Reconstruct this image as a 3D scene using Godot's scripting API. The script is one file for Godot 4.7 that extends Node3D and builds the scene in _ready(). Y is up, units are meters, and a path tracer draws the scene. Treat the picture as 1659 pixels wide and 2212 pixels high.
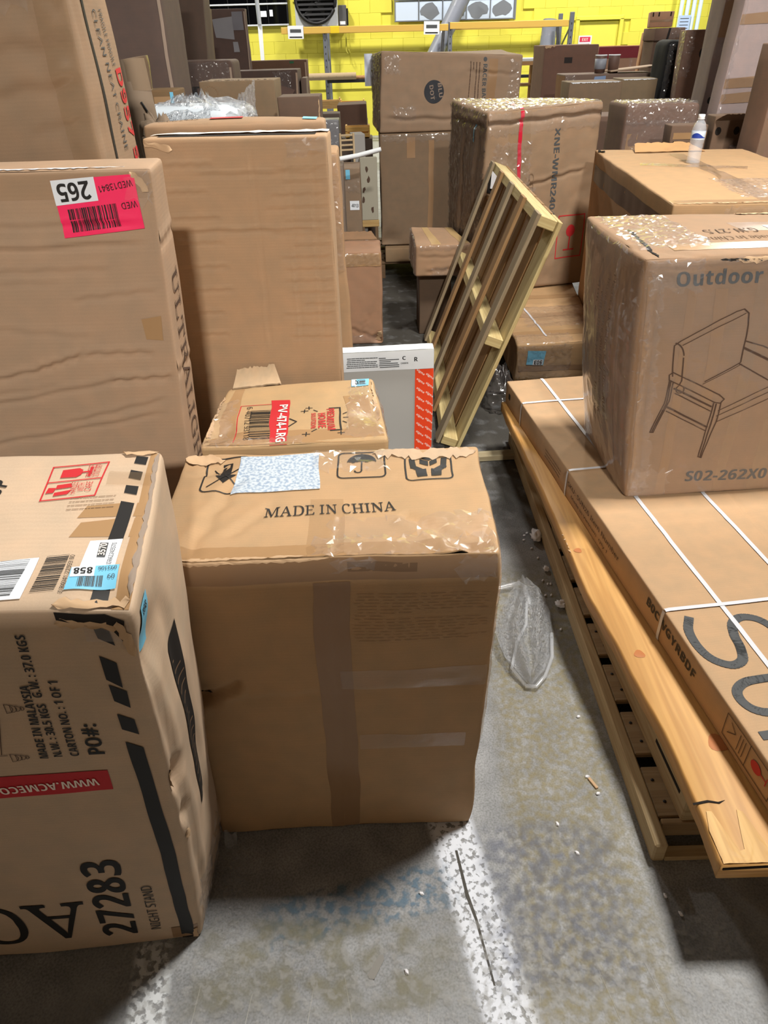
extends Node3D

# ---------------------------------------------------------------- shared state
var rng := RandomNumberGenerator.new()
var lumps := FastNoiseLite.new()
var M := {}
var used := {}
var RV = [[0, 0.0]]


func _ready() -> void:
	rng.seed = 4711
	lumps.seed = 11
	lumps.noise_type = FastNoiseLite.TYPE_SIMPLEX_SMOOTH
	lumps.frequency = 1.0
	lumps.fractal_octaves = 3

	# camera
	var cam := Camera3D.new()
	cam.name = "camera"
	cam.fov = 71.37
	cam.near = 0.05
	cam.far = 60.0
	add_child(cam)
	cam.position = Vector3(0, 1.6, 0)
	cam.basis = Basis(Vector3.RIGHT, deg_to_rad(-33.5)) * Basis(Vector3.BACK, deg_to_rad(-1.6))
	cam.current = true

	# exposure and surroundings (a closed hall: no sky reaches it)
	var env := Environment.new()
	env.background_mode = Environment.BG_COLOR
	env.background_color = Color(0.02, 0.02, 0.025)
	env.tonemap_mode = Environment.TONE_MAPPER_LINEAR
	env.tonemap_exposure = 1.0
	env.sdfgi_enabled = true
	env.ssao_enabled = true
	env.ssil_enabled = true
	var we := WorldEnvironment.new()
	we.name = "environment"
	we.environment = env
	add_child(we)

	make_materials()

	# high-bay ceiling lights: [x, y, z, energy, label]
	for l in [
		[1.7, 5.0, -2.15, 35.0, "white high bay ceiling light above the aisle"],
		[1.0, 6.2, 7.4, 165.0, "white high bay ceiling light far behind the photographer"],
		[-4.2, 6.2, -8.5, 8.0, "white high bay ceiling light above the left rear stacks"],
		[4.2, 6.2, -8.0, 12.0, "white high bay ceiling light above the right rear stacks"],
		[-2.6, 6.2, -13.2, 46.0, "white high bay ceiling light nearest the dark window"],
		[2.6, 6.2, -13.2, 46.0, "white high bay ceiling light nearest the peeling window"],
		[7.0, 6.2, -13.2, 42.0, "white high bay ceiling light nearest the white pipes"],
	]:
		ceiling_light(Vector3(l[0], l[1], l[2]), l[3], l[4])

	build_hall()
	build_near_cartons()
	build_right_side()
	build_middle()
	build_far_left()
	build_far_right()
	build_rack_and_wall_things()
	build_floor_things()


# ---------------------------------------------------------------- naming
func numbered(called: String) -> String:
	var n: int = used.get(called, 0)
	used[called] = n + 1
	return called if n == 0 else "%s_%03d" % [called, n]


func thing(called: String, label: String, category: String, at := Vector3.ZERO, turn := Vector3.ZERO, group := "") -> Node3D:
	var o := Node3D.new()
	o.name = numbered(called)
	add_child(o)
	o.position = at
	o.rotation_degrees = turn
	tag(o, label, category, group)
	return o


func tag(o: Node3D, label: String, category: String, group := "") -> void:
	o.set_meta("label", label)
	o.set_meta("category", category)
	if group:
		o.set_meta("group", group)


func part(called: String, mesh: Mesh, m: Material, parent: Node3D, at := Vector3.ZERO, turn := Vector3.ZERO) -> MeshInstance3D:
	var o := MeshInstance3D.new()
	o.name = called
	o.mesh = mesh
	o.material_override = m
	parent.add_child(o, true)
	o.position = at
	o.rotation_degrees = turn
	return o


func struct_part(called: String, mesh: Mesh, m: Material, at := Vector3.ZERO, turn := Vector3.ZERO) -> MeshInstance3D:
	var o := part(called, mesh, m, self, at, turn)
	o.set_meta("kind", "structure")
	return o


# ---------------------------------------------------------------- materials
func flat(c: Color, rough := 0.8, metal := 0.0) -> StandardMaterial3D:
	var m := StandardMaterial3D.new()
	m.albedo_color = c
	m.roughness = rough
	m.metallic = metal
	return m


func noise(freq: float, octaves := 4, sd := 1, kind := FastNoiseLite.TYPE_SIMPLEX_SMOOTH) -> FastNoiseLite:
	var n := FastNoiseLite.new()
	n.noise_type = kind
	n.seed = sd
	n.frequency = freq
	n.fractal_octaves = octaves
	return n


func ramp(stops: Array) -> Gradient:
	var g := Gradient.new()
	var offs := PackedFloat32Array()
	var cols := PackedColorArray()
	for s in stops:
		offs.append(s[0])
		cols.append(s[1])
	g.offsets = offs
	g.colors = cols
	return g


func noise_tex(n: FastNoiseLite, size: int, stops: Array, bump := 0.0, seamless := true) -> NoiseTexture2D:
	var t := NoiseTexture2D.new()
	t.width = size
	t.height = size
	t.noise = n
	t.seamless = seamless
	if bump > 0.0:
		t.as_normal_map = true
		t.bump_strength = bump
	else:
		t.color_ramp = ramp(stops)
	return t


func make_materials() -> void:
	# corrugated board: flute lines, blotches and fibre, neutral, tinted per carton
	var a := noise(0.012, 4, 3).get_seamless_image(512, 512)
	var f := noise(0.35, 2, 5).get_seamless_image(512, 512)
	var s := noise(0.03, 3, 8)
	var img := Image.create(512, 512, false, Image.FORMAT_RGB8)
	var bmp := Image.create(512, 512, false, Image.FORMAT_L8)
	for y in 512:
		var line := 0.5 + 0.5 * sin(y * TAU / 512.0 * 72.0)
		var streak := s.get_noise_1d(y * 6.0)
		for x in 512:
			var b := a.get_pixel(x, y).r - 0.5
			var g := f.get_pixel(x, y).r - 0.5
			var v := 0.95 + 0.07 * b + 0.04 * g + 0.010 * (line - 0.5) + 0.010 * streak
			img.set_pixel(x, y, Color(v, v * (0.995 - 0.03 * b), v * (0.985 - 0.05 * b)))
			var h := 0.5 + 0.2 * (line - 0.5) + 0.25 * b + 0.12 * g
			bmp.set_pixel(x, y, Color(h, h, h))
	M.card_tex = ImageTexture.create_from_image(img)
	M.card_bump = ImageTexture.create_from_image(bmp)
	# wood grain along v
	var w1 := noise(0.02, 4, 21)
	var wi := Image.create(256, 512, false, Image.FORMAT_RGB8)
	for y in 512:
		for x in 256:
			var d := w1.get_noise_2d(x * 1.2, y * 0.10)
			var ring := 0.5 + 0.5 * sin((x * 0.16 + d * 16.0))
			var fine := w1.get_noise_2d(x * 14.0, y * 0.5)
			var v := 0.90 + 0.07 * ring + 0.05 * fine
			wi.set_pixel(x, y, Color(v, v * (0.97 + 0.03 * ring), v * (0.92 + 0.06 * ring)))
	M.wood_tex = ImageTexture.create_from_image(wi)
	M.dark_print = flat(Color(0.09, 0.085, 0.085), 0.65)
	M.grey_print = flat(Color(0.27, 0.28, 0.29), 0.7)
	M.brown_print = flat(Color(0.30, 0.22, 0.17), 0.8)
	M.faint_print = flat(Color(0.46, 0.36, 0.27), 0.8)
	M.red_print = flat(Color(0.72, 0.12, 0.15), 0.7)
	M.pink = flat(Color(0.96, 0.16, 0.38), 0.5)
	M.white_label = flat(Color(0.87, 0.89, 0.92), 0.5)
	M.blue_label = flat(Color(0.45, 0.74, 0.87), 0.5)
	M.orange_label = flat(Color(0.93, 0.27, 0.08), 0.5)
	M.white_print = flat(Color(0.93, 0.88, 0.84), 0.6)
	M.tape = flat(Color(0.63, 0.50, 0.36), 0.3)
	M.tape_dark = flat(Color(0.57, 0.45, 0.335), 0.3)
	M.black_tape = flat(Color(0.14, 0.12, 0.12), 0.35)
	M.torn = flat(Color(0.74, 0.62, 0.49), 0.95)
	M.torn.cull_mode = BaseMaterial3D.CULL_DISABLED
	M.dark_inside = flat(Color(0.10, 0.075, 0.055), 0.95)
	M.strap = flat(Color(0.82, 0.83, 0.86), 0.35)
	var wr := noise(0.022, 4, 31)
	wr.fractal_type = FastNoiseLite.FRACTAL_RIDGED
	M.wrinkle = noise_tex(wr, 512, [], 30.0)
	M.film = StandardMaterial3D.new()
	M.film.transparency = BaseMaterial3D.TRANSPARENCY_ALPHA
	M.film.albedo_color = Color(0.92, 0.93, 0.96, 0.03)
	M.film.roughness = 0.17
	M.film.cull_mode = BaseMaterial3D.CULL_DISABLED
	M.film_bag = M.film.duplicate()
	M.film_bag.normal_enabled = true
	M.film_bag.normal_texture = M.wrinkle
	M.film_bag.normal_scale = 1.0
	M.film_bag.albedo_color = Color(0.9, 0.92, 0.95, 0.24)
	M.film_dark = M.film.duplicate()
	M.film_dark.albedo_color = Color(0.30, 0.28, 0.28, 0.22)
	# a slightly milky clear tape
	M.clear_tape = M.film.duplicate()
	M.clear_tape.normal_enabled = false
	M.clear_tape.albedo_color = Color(0.75, 0.62, 0.45, 0.10)
	M.clear_tape.roughness = 0.2
	M.steel = flat(Color(0.46, 0.48, 0.52), 0.45, 0.6)
	M.dark_steel = flat(Color(0.10, 0.10, 0.11), 0.5, 0.3)
	M.beam_paint = flat(Color(0.80, 0.65, 0.30), 0.5)
	M.white_paint = flat(Color(0.86, 0.88, 0.90), 0.5)
	M.black_cloth = flat(Color(0.035, 0.037, 0.05), 0.9)
	M.foam = flat(Color(0.90, 0.90, 0.92), 0.95)


func card(c: Color, rough := 0.82) -> StandardMaterial3D:
	var key := "card%s%s" % [c.to_html(), rough]
	if not M.has(key):
		var m := StandardMaterial3D.new()
		m.albedo_color = c
		m.albedo_texture = M.card_tex
		m.roughness = rough
		m.heightmap_enabled = true
		m.heightmap_texture = M.card_bump
		m.heightmap_scale = 0.03
		M[key] = m
	return M[key]


func wood(c: Color, rough := 0.75) -> StandardMaterial3D:
	var key := "wood%s" % c.to_html()
	if not M.has(key):
		var m := StandardMaterial3D.new()
		m.albedo_color = c
		m.albedo_texture = M.wood_tex
		m.roughness = rough
		M[key] = m
	return M[key]


# ---------------------------------------------------------------- plain shapes
# a box with chamfered edges; uv in metres, v along the longest side
func rbox(s: Vector3, r := 0.003) -> ArrayMesh:
	var st := SurfaceTool.new()
	st.begin(Mesh.PRIMITIVE_TRIANGLES)
	r = minf(r, minf(s.x, minf(s.y, s.z)) * 0.3)
	var h := s * 0.5
	var i := h - Vector3(r, r, r)
	var c := func(sx, sy, sz, ax):
		var p := Vector3(i.x * sx, i.y * sy, i.z * sz)
		if ax == 0: p.x = h.x * sx
		elif ax == 1: p.y = h.y * sy
		else: p.z = h.z * sz
		return p
	var long := 0 if s.x >= s.y and s.x >= s.z else (1 if s.y >= s.z else 2)
	var o1 := (long + 1) % 3
	var o2 := (long + 2) % 3
	var tri := func(p: Vector3, q: Vector3, t: Vector3):
		var n := (q - p).cross(t - p)
		var pts := [p, t, q] if n.dot(p + q + t) > 0.0 else [p, q, t]
		st.set_smooth_group(-1)
		var an := n.abs()
		for w: Vector3 in pts:
			var ac: float = w[o1] if an[o1] < an[o2] or long == o1 else w[o2]
			st.set_uv(Vector2(ac * 2.2 + 0.37, w[long] * 0.7))
			st.add_vertex(w)
	for sg in [-1, 1]:
		var f = [[c.call(sg, -1, -1, 0), c.call(sg, 1, -1, 0), c.call(sg, 1, 1, 0), c.call(sg, -1, 1, 0)],
			[c.call(-1, sg, -1, 1), c.call(1, sg, -1, 1), c.call(1, sg, 1, 1), c.call(-1, sg, 1, 1)],
			[c.call(-1, -1, sg, 2), c.call(1, -1, sg, 2), c.call(1, 1, sg, 2), c.call(-1, 1, sg, 2)]]
		for q in f:
			tri.call(q[0], q[1], q[2])
			tri.call(q[0], q[2], q[3])
	for a in [-1, 1]:
		for b in [-1, 1]:
			for e in [[c.call(a, b, -1, 0), c.call(a, b, 1, 0), c.call(a, b, 1, 1), c.call(a, b, -1, 1)],
				[c.call(a, -1, b, 0), c.call(a, 1, b, 0), c.call(a, 1, b, 2), c.call(a, -1, b, 2)],
				[c.call(-1, a, b, 1), c.call(1, a, b, 1), c.call(1, a, b, 2), c.call(-1, a, b, 2)]]:
				tri.call(e[0], e[1], e[2])
				tri.call(e[0], e[2], e[3])
			for d in [-1, 1]:
				tri.call(c.call(a, b, d, 0), c.call(a, b, d, 1), c.call(a, b, d, 2))
	st.generate_normals()
	return st.commit()


func tube(pts: Array, r: float, sides := 8, closed_ends := true) -> ArrayMesh:
	var st := SurfaceTool.new()
	st.begin(Mesh.PRIMITIVE_TRIANGLES)
	var rings := []
	for k in pts.size():
		var t: Vector3 = (pts[mini(k + 1, pts.size() - 1)] - pts[maxi(k - 1, 0)]).normalized()
		var side := t.cross(Vector3.UP if absf(t.y) < 0.9 else Vector3.RIGHT).normalized()
		var up := side.cross(t)
		var ring := []
		for j in sides:
			var a := TAU * j / sides
			ring.append(pts[k] + (side * cos(a) + up * sin(a)) * r)
		rings.append(ring)
	for k in pts.size() - 1:
		for j in sides:
			var n := (j + 1) % sides
			for v in [rings[k][j], rings[k + 1][n], rings[k][n], rings[k][j], rings[k + 1][j], rings[k + 1][n]]:
				st.add_vertex(v)
	if closed_ends:
		st.set_smooth_group(-1)
		for j in sides:
			var n := (j + 1) % sides
			for v in [pts[0], rings[0][j], rings[0][n]]:
				st.add_vertex(v)
			for v in [pts[-1], rings[-1][n], rings[-1][j]]:
				st.add_vertex(v)
	st.generate_normals()
	return st.commit()


# profile: array of Vector2(radius, height)
func lathe(profile: Array, sides := 24, wobble := 0.0) -> ArrayMesh:
	var st := SurfaceTool.new()
	st.begin(Mesh.PRIMITIVE_TRIANGLES)
	for k in profile.size() - 1:
		for j in sides:
			var q := []
			for e in [[k, j], [k + 1, j], [k + 1, j + 1], [k, j + 1]]:
				var p: Vector2 = profile[e[0]]
				var a: float = TAU * (e[1] % sides) / sides
				var rr := p.x * (1.0 + wobble * sin(3.0 * a + p.y * 90.0))
				q.append(Vector3(cos(a) * rr, p.y, -sin(a) * rr))
			for n in [0, 1, 2, 0, 2, 3]:
				st.add_vertex(q[n])
	st.generate_normals()
	return st.commit()


# a sheet given by a function of (u, v) in 0..1
func sheet(fn: Callable, nu: int, nv: int, uvs := Vector2.ONE) -> ArrayMesh:
	var st := SurfaceTool.new()
	st.begin(Mesh.PRIMITIVE_TRIANGLES)
	for j in nv + 1:
		for i in nu + 1:
			st.set_uv(Vector2(float(i) / nu, float(j) / nv) * uvs)
			st.add_vertex(fn.call(float(i) / nu, float(j) / nv))
	for j in nv:
		for i in nu:
			var a := j * (nu + 1) + i
			for n in [a, a + nu + 1, a + nu + 2, a, a + nu + 2, a + 1]:
				st.add_index(n)
	st.generate_normals()
	return st.commit()


# a flat outline in the xy plane pushed out along z
func slab(outline: PackedVector2Array, depth: float) -> ArrayMesh:
	var st := SurfaceTool.new()
	st.begin(Mesh.PRIMITIVE_TRIANGLES)
	st.set_smooth_group(-1)
	var o := outline
	if Geometry2D.is_polygon_clockwise(o):
		o.reverse()
	var idx := Geometry2D.triangulate_polygon(o)
	for k in range(0, idx.size(), 3):
		var a := o[idx[k]]
		var b := o[idx[k + 1]]
		var c := o[idx[k + 2]]
		if (b - a).cross(c - a) > 0.0:
			var t := b
			b = c
			c = t
		for p in [a, b, c]:
			st.set_uv(p * 2.0)
			st.add_vertex(Vector3(p.x, p.y, depth * 0.5))
		for p in [a, c, b]:
			st.set_uv(p * 2.0)
			st.add_vertex(Vector3(p.x, p.y, -depth * 0.5))
	for k in o.size():
		var p := o[k]
		var q := o[(k + 1) % o.size()]
		var z := depth * 0.5
		for v in [Vector3(p.x, p.y, z), Vector3(q.x, q.y, -z), Vector3(q.x, q.y, z), Vector3(p.x, p.y, z), Vector3(p.x, p.y, -z), Vector3(q.x, q.y, -z)]:
			st.set_uv(Vector2(v.x + v.z, v.y) * 2.0)
			st.add_vertex(v)
	st.generate_normals()
	return st.commit()


# ---------------------------------------------------------------- cartons
# A carton is a crumpled hexahedron with rounded edges. Its faces F (front), K (back), L, R, T, B each have
# their own (u, v) in metres, u to the right and v up as one looks at the face; surf() gives the point there.
# opt: off {corner: Vector3}, r, lump, freq, bulge {face: m}, crease {face: [[u0, v0, u1, v1, depth, width]]}, dent {face: [[u, v, depth, radius]]}, res, tint, mat
func carton(called: String, label: String, at: Vector3, size: Vector3, turn: Vector3, opt := {}, category := "carton", group := "") -> Dictionary:
	var o := thing(called, label, category, at, turn, group)
	var off: Dictionary = opt.get("off", {})
	var c := []
	for k in 8:
		var key := ("F" if k & 4 else "K") + ("R" if k & 1 else "L") + ("T" if k & 2 else "B")
		var p := Vector3((0.5 if k & 1 else -0.5) * size.x, size.y if k & 2 else 0.0, (0.5 if k & 4 else -0.5) * size.z)
		c.append(p + off.get(key, Vector3.ZERO))
	var C := {
		"o": o, "c": c, "size": size, "r": opt.get("r", 0.008), "lump": opt.get("lump", 0.004), "freq": opt.get("freq", 2.5), "bulge": opt.get("bulge", {}),
		"crease": opt.get("crease", {}), "dent": opt.get("dent", {}), "seed": rng.randf() * 50.0, "crisp": opt.get("crisp", 0.009),
	}
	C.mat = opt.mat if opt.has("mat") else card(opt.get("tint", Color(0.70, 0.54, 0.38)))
	C.body = part(opt.get("body", "carton_body"), carton_mesh(C, opt.get("res", 0.04), opt.get("fine", "FRLT")), C.mat, o)
	return C


func face_size(C: Dictionary, f: String) -> Vector2:
	var s: Vector3 = C.size
	match f:
		"F", "K": return Vector2(s.x, s.y)
		"L", "R": return Vector2(s.z, s.y)
	return Vector2(s.x, s.z)


func cube_at(f: String, u: float, v: float) -> Vector3:
	match f:
		"F": return Vector3(u, v, 1)
		"K": return Vector3(1.0 - u, v, 0)
		"R": return Vector3(1, v, 1.0 - u)
		"L": return Vector3(0, v, u)
		"T": return Vector3(u, 1, 1.0 - v)
	return Vector3(u, 0, v)


func face_normal(C: Dictionary, f: String) -> Vector3:
	var a := tri_lin(C.c, cube_at(f, 0.1, 0.1))
	var b := tri_lin(C.c, cube_at(f, 0.9, 0.1))
	var d := tri_lin(C.c, cube_at(f, 0.1, 0.9))
	return (b - a).cross(d - a).normalized()


func tri_lin(c: Array, q: Vector3) -> Vector3:
	var k0: Vector3 = c[0].lerp(c[1], q.x)
	var k1: Vector3 = c[2].lerp(c[3], q.x)
	var f0: Vector3 = c[4].lerp(c[5], q.x)
	var f1: Vector3 = c[6].lerp(c[7], q.x)
	return k0.lerp(k1, q.y).lerp(f0.lerp(f1, q.y), q.z)


# the point of face f at (u, v) metres, lifted by off metres
func surf(C: Dictionary, f: String, u: float, v: float, off := 0.0) -> Vector3:
	var fs := face_size(C, f)
	var a := clampf(u / fs.x, 0.0, 1.0)
	var b := clampf(v / fs.y, 0.0, 1.0)
	var s: Vector3 = C.size
	var m := cube_at(f, a, b) * s
	var r: float = C.r
	var inner := m.clamp(Vector3(r, r, r), s - Vector3(r, r, r))
	var d := m - inner
	if d.length() > 1e-6:
		m = inner + d.normalized() * r
	var p := tri_lin(C.c, m / s)
	var q: Vector3 = m * C.freq + Vector3(C.seed, 0, 0)
	var l: float = C.lump
	if l > 0.0:
		p += Vector3(lumps.get_noise_3dv(q), lumps.get_noise_3dv(q + Vector3(0, 31, 0)) * (0.35 if b > 0.02 else 0.0), lumps.get_noise_3dv(q + Vector3(0, 0, 57))) * l
	var n: Vector3 = face_normal_cached(C, f)
	var push := off
	if C.bulge.has(f):
		push += C.bulge[f] * pow(16.0 * a * (1.0 - a) * b * (1.0 - b), 0.8)
	var edge := smoothstep(0.0, 0.02, minf(minf(u, fs.x - u), minf(v, fs.y - v)))
	if C.crease.has(f):
		var w := Vector2(u, v)
		for e in C.crease[f]:
			var e0 := Vector2(e[0], e[1])
			var e1 := Vector2(e[2], e[3])
			var ab := e1 - e0
			var t := clampf((w - e0).dot(ab) / ab.length_squared(), 0.0, 1.0)
			var wob: float = 0.3 * e[5] * sin(t * 23.0 + e[0] * 40.0)
			var sd: float = (w - e0 - ab * t).dot(ab.orthogonal().normalized()) + wob
			var far := (w - e0 - ab * t).length()
			if far < 4.0 * e[5]:
				var fade := smoothstep(0.0, 0.12, t) * smoothstep(1.0, 0.88, t) if e.size() < 7 else 1.0
				# a buckle: a sharp valley with a soft ridge on its lower side
				push += e[4] * fade * (-exp(-pow(sd / e[5], 2)) + 0.6 * exp(-pow((sd + 1.6 * e[5]) / (1.3 * e[5]), 2))) * (edge if e.size() < 7 else 1.0)
	if C.dent.has(f):
		for e in C.dent[f]:
			var dd: float = Vector2(u - e[0], v - e[1]).length() / e[3]
			if dd < 1.0:
				push -= e[2] * (1.0 - smoothstep(0.0, 1.0, dd)) * edge
	return p + n * push


func face_normal_cached(C: Dictionary, f: String) -> Vector3:
	var key := "n" + f
	if not C.has(key):
		C[key] = face_normal(C, f)
	return C[key]


func steps(length: float, r: float, res: float) -> PackedFloat32Array:
	var out := PackedFloat32Array([0.0, r * 0.35, r])
	var n := maxi(1, int(ceil((length - 2.0 * r) / res)))
	for k in range(1, n):
		out.append(r + (length - 2.0 * r) * k / n)
	out.append_array(PackedFloat32Array([length - r, length - r * 0.35, length]))
	return out


func carton_mesh(C: Dictionary, res: float, fine: String) -> ArrayMesh:
	var st := SurfaceTool.new()
	st.begin(Mesh.PRIMITIVE_TRIANGLES)
	var base := 0
	var du: float = C.seed * 0.37
	for f in ["F", "K", "L", "R", "T", "B"]:
		var fs := face_size(C, f)
		var rs: float = res if fine.contains(f) else maxf(res, 0.12)
		if C.crease.has(f) and fine.contains(f):
			rs = minf(rs, C.get("crisp", 0.009))
		var us := steps(fs.x, C.r, rs)
		var vs := steps(fs.y, C.r, rs)
		for v in vs:
			for u in us:
				st.set_uv(Vector2(u + du, v + du) * 1.8)
				st.add_vertex(surf(C, f, u, v))
		var w := us.size()
		for j in vs.size() - 1:
			for i in w - 1:
				var a := base + j * w + i
				for n in [a, a + w, a + w + 1, a, a + w + 1, a + 1]:
					st.add_index(n)
		base += w * vs.size()
	st.generate_normals()
	return st.commit()


# a patch glued to a face: four corners in metres [near left, near right, far right, far left]
func patch(C: Dictionary, f: String, q: Array, m: Material, called: String, lift := 0.0012, parent: Node3D = null, ripple := 0.0, uvs := 2.0) -> MeshInstance3D:
	var a: Vector2 = q[0]
	var b: Vector2 = q[1]
	var c: Vector2 = q[2]
	var d: Vector2 = q[3]
	var g := 0.006 if C.crease.has(f) else 0.02
	var nu := clampi(int((b - a).length() / g), 2, 70)
	var nv := clampi(int((d - a).length() / g), 2, 120)
	var sd := rng.randf() * 40.0
	var fn := func(u: float, v: float) -> Vector3:
		var w := a.lerp(b, u).lerp(d.lerp(c, u), v)
		var e := lift
		if ripple > 0.0:
			e += ripple * absf(lumps.get_noise_2d(w.x * 30.0 + sd, w.y * 30.0))
		return surf(C, f, w.x, w.y, e)
	var size := Vector2((b - a).length(), (d - a).length()) * uvs
	return part(called, sheet(fn, nu, nv, size), m, parent if parent else C.o)


func box4(u0: float, v0: float, u1: float, v1: float) -> Array:
	return [Vector2(u0, v0), Vector2(u1, v0), Vector2(u1, v1), Vector2(u0, v1)]


# several patches as one mesh (bars of a code, strokes of a drawing)
func marks(C: Dictionary, f: String, quads: Array, m: Material, called: String, lift := 0.0016, parent: Node3D = null) -> MeshInstance3D:
	var st := SurfaceTool.new()
	st.begin(Mesh.PRIMITIVE_TRIANGLES)
	for q in quads:
		var n := clampi(int(maxf(q[0].distance_to(q[1]), q[0].distance_to(q[3])) / (0.008 if C.crease.has(f) else 0.03)), 1, 90)
		var along: bool = q[0].distance_to(q[1]) > q[0].distance_to(q[3])
		for k in n:
			var t0 := float(k) / n
			var t1 := float(k + 1) / n
			var p: Array
			if along:
				p = [q[0].lerp(q[1], t0), q[0].lerp(q[1], t1), q[3].lerp(q[2], t1), q[3].lerp(q[2], t0)]
			else:
				p = [q[0].lerp(q[3], t0), q[1].lerp(q[2], t0), q[1].lerp(q[2], t1), q[0].lerp(q[3], t1)]
			var flip: bool = (p[1] - p[0]).cross(p[3] - p[0]) < 0.0
			for i in ([0, 2, 3, 0, 1, 2] if flip else [0, 3, 2, 0, 2, 1]):
				st.add_vertex(surf(C, f, p[i].x, p[i].y, lift))
	st.generate_normals()
	return part(called, st.commit(), m, parent if parent else C.o)


func stroke(pts: Array, w: float, closed := false) -> Array:
	var out := []
	var n := pts.size()
	for k in (n if closed else n - 1):
		var a: Vector2 = pts[k]
		var b: Vector2 = pts[(k + 1) % n]
		var e := (b - a).normalized() * w * 0.4
		var s := (b - a).orthogonal().normalized() * w * 0.5
		out.append([a - e + s, b + e + s, b + e - s, a - e - s])
	return out


# a smooth line through points (Catmull-Rom)
func smooth(p: Array, each := 5) -> Array:
	var out := []
	for k in p.size() - 1:
		for j in each:
			out.append((p[k] as Vector2).cubic_interpolate(p[k + 1], p[maxi(k - 1, 0)], p[mini(k + 2, p.size() - 1)], float(j) / each))
	out.append(p[-1])
	return out


func disc(c: Vector2, rx: float, ry: float, n := 20) -> Array:
	var out := []
	for k in range(0, n, 2):
		var p := []
		for j in 3:
			var a := TAU * (k + j) / n
			p.append(c + Vector2(cos(a) * rx, sin(a) * ry))
		out.append([c, p[0], p[1], p[2]])
	return out


func arc(c: Vector2, r: float, a0: float, a1: float, n := 12) -> Array:
	var out := []
	for k in n + 1:
		var a := deg_to_rad(lerpf(a0, a1, float(k) / n))
		out.append(c + Vector2(cos(a), sin(a)) * r)
	return out


# bars across p0-p1 with height along h
func barcode(p0: Vector2, p1: Vector2, h: Vector2, n: int, sd: int) -> Array:
	var r := RandomNumberGenerator.new()
	r.seed = sd
	var out := []
	var t := 0.0
	var total := 0.0
	var runs := []
	for k in n * 2:
		var w: float = [1.0, 1.0, 2.0, 3.0][r.randi() % 4]
		runs.append(w)
		total += w
	for k in n * 2:
		var w: float = runs[k] / total
		if k % 2 == 0:
			var a := p0.lerp(p1, t)
			var b := p0.lerp(p1, t + w)
			out.append([a, b, b + h, a + h])
		t += w
	return out


# lettering printed on a face: the baseline runs from p0 to p1 (metres), letters h high
func words(C: Dictionary, f: String, text: String, p0: Vector2, p1: Vector2, h: float, m: Material, called := "lettering", parent: Node3D = null, font := "Droid Sans", bold := false, lift := 0.0018) -> MeshInstance3D:
	var tm := TextMesh.new()
	var sf := SystemFont.new()
	sf.font_names = PackedStringArray([font])
	sf.font_weight = 700 if bold else 400
	tm.font = sf
	tm.font_size = 40
	tm.pixel_size = 1.0
	tm.depth = 0.0
	tm.curve_step = 2.0
	tm.text = text
	var arr := tm.surface_get_arrays(0)
	var vs: PackedVector3Array = arr[Mesh.ARRAY_VERTEX]
	var lo := Vector2(INF, INF)
	var hi := -lo
	for v in vs:
		lo = lo.min(Vector2(v.x, v.y))
		hi = hi.max(Vector2(v.x, v.y))
	var x := p1 - p0
	var y := x.orthogonal().normalized() * -h
	if x.cross(y) < 0.0:
		y = -y
	var idx: PackedInt32Array = arr[Mesh.ARRAY_INDEX] if arr[Mesh.ARRAY_INDEX] != null else PackedInt32Array(range(vs.size()))
	var st := SurfaceTool.new()
	st.begin(Mesh.PRIMITIVE_TRIANGLES)
	for k in range(0, idx.size(), 3):
		var t := [vs[idx[k]], vs[idx[k + 1]], vs[idx[k + 2]]]
		if (t[1] - t[0]).cross(t[2] - t[0]).z > 0.0:
			t = [t[0], t[2], t[1]]
		for v: Vector3 in t:
			var w: Vector2 = p0 + x * ((v.x - lo.x) / (hi.x - lo.x)) + y * ((v.y - lo.y) / (hi.y - lo.y))
			st.add_vertex(surf(C, f, w.x, w.y, lift))
	st.generate_normals()
	return part(called, st.commit(), m, parent if parent else C.o)


# illegible small print: rows of short dashes
func small_print(C: Dictionary, f: String, p0: Vector2, p1: Vector2, down: Vector2, rows: int, w: float, m: Material, sd: int, parent: Node3D = null, lift := 0.0016) -> void:
	var r := RandomNumberGenerator.new()
	r.seed = sd
	var quads := []
	for k in rows:
		var a := p0 + down * k / rows
		var b := p1 + down * k / rows
		var t := r.randf() * 0.05
		while t < 0.97:
			var e := minf(1.0, t + 0.03 + r.randf() * 0.12)
			quads.append_array(stroke([a.lerp(b, t), a.lerp(b, e)], w))
			t = e + 0.03
			if r.randf() < 0.06:
				break
	marks(C, f, quads, m, "small_print", lift, parent)


# a ragged strip of torn board along a line of a face
func torn(C: Dictionary, f: String, p0: Vector2, p1: Vector2, wide: float, lift: float, m: Material = null, called := "torn_edge") -> void:
	var n := maxi(5, int(p0.distance_to(p1) / 0.007))
	var side := (p1 - p0).orthogonal().normalized()
	var sd := rng.randf() * 90.0
	var fn := func(u: float, v: float) -> Vector3:
		var x := u * p0.distance_to(p1) * 40.0 + sd
		var wob := lumps.get_noise_2d(x, 3.0)
		var thin := 0.45 + 0.55 * clampf(0.5 + 1.3 * lumps.get_noise_2d(x * 1.7, 20.0), 0.05, 1.0)
		thin *= smoothstep(0.0, 0.08, u) * smoothstep(1.0, 0.92, u)
		var w: Vector2 = p0.lerp(p1, u) + side * wide * ((v - 0.5) * thin + 0.25 * wob)
		return surf(C, f, w.x, w.y, 0.0012 + lift * (0.45 * absf(lumps.get_noise_2d(x * 0.8, v * 2.0 + 40.0)) + 0.35 * v * absf(wob)))
	part(called, sheet(fn, n, 4, Vector2(1, 0.1)), m if m else M.torn, C.o)


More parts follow.
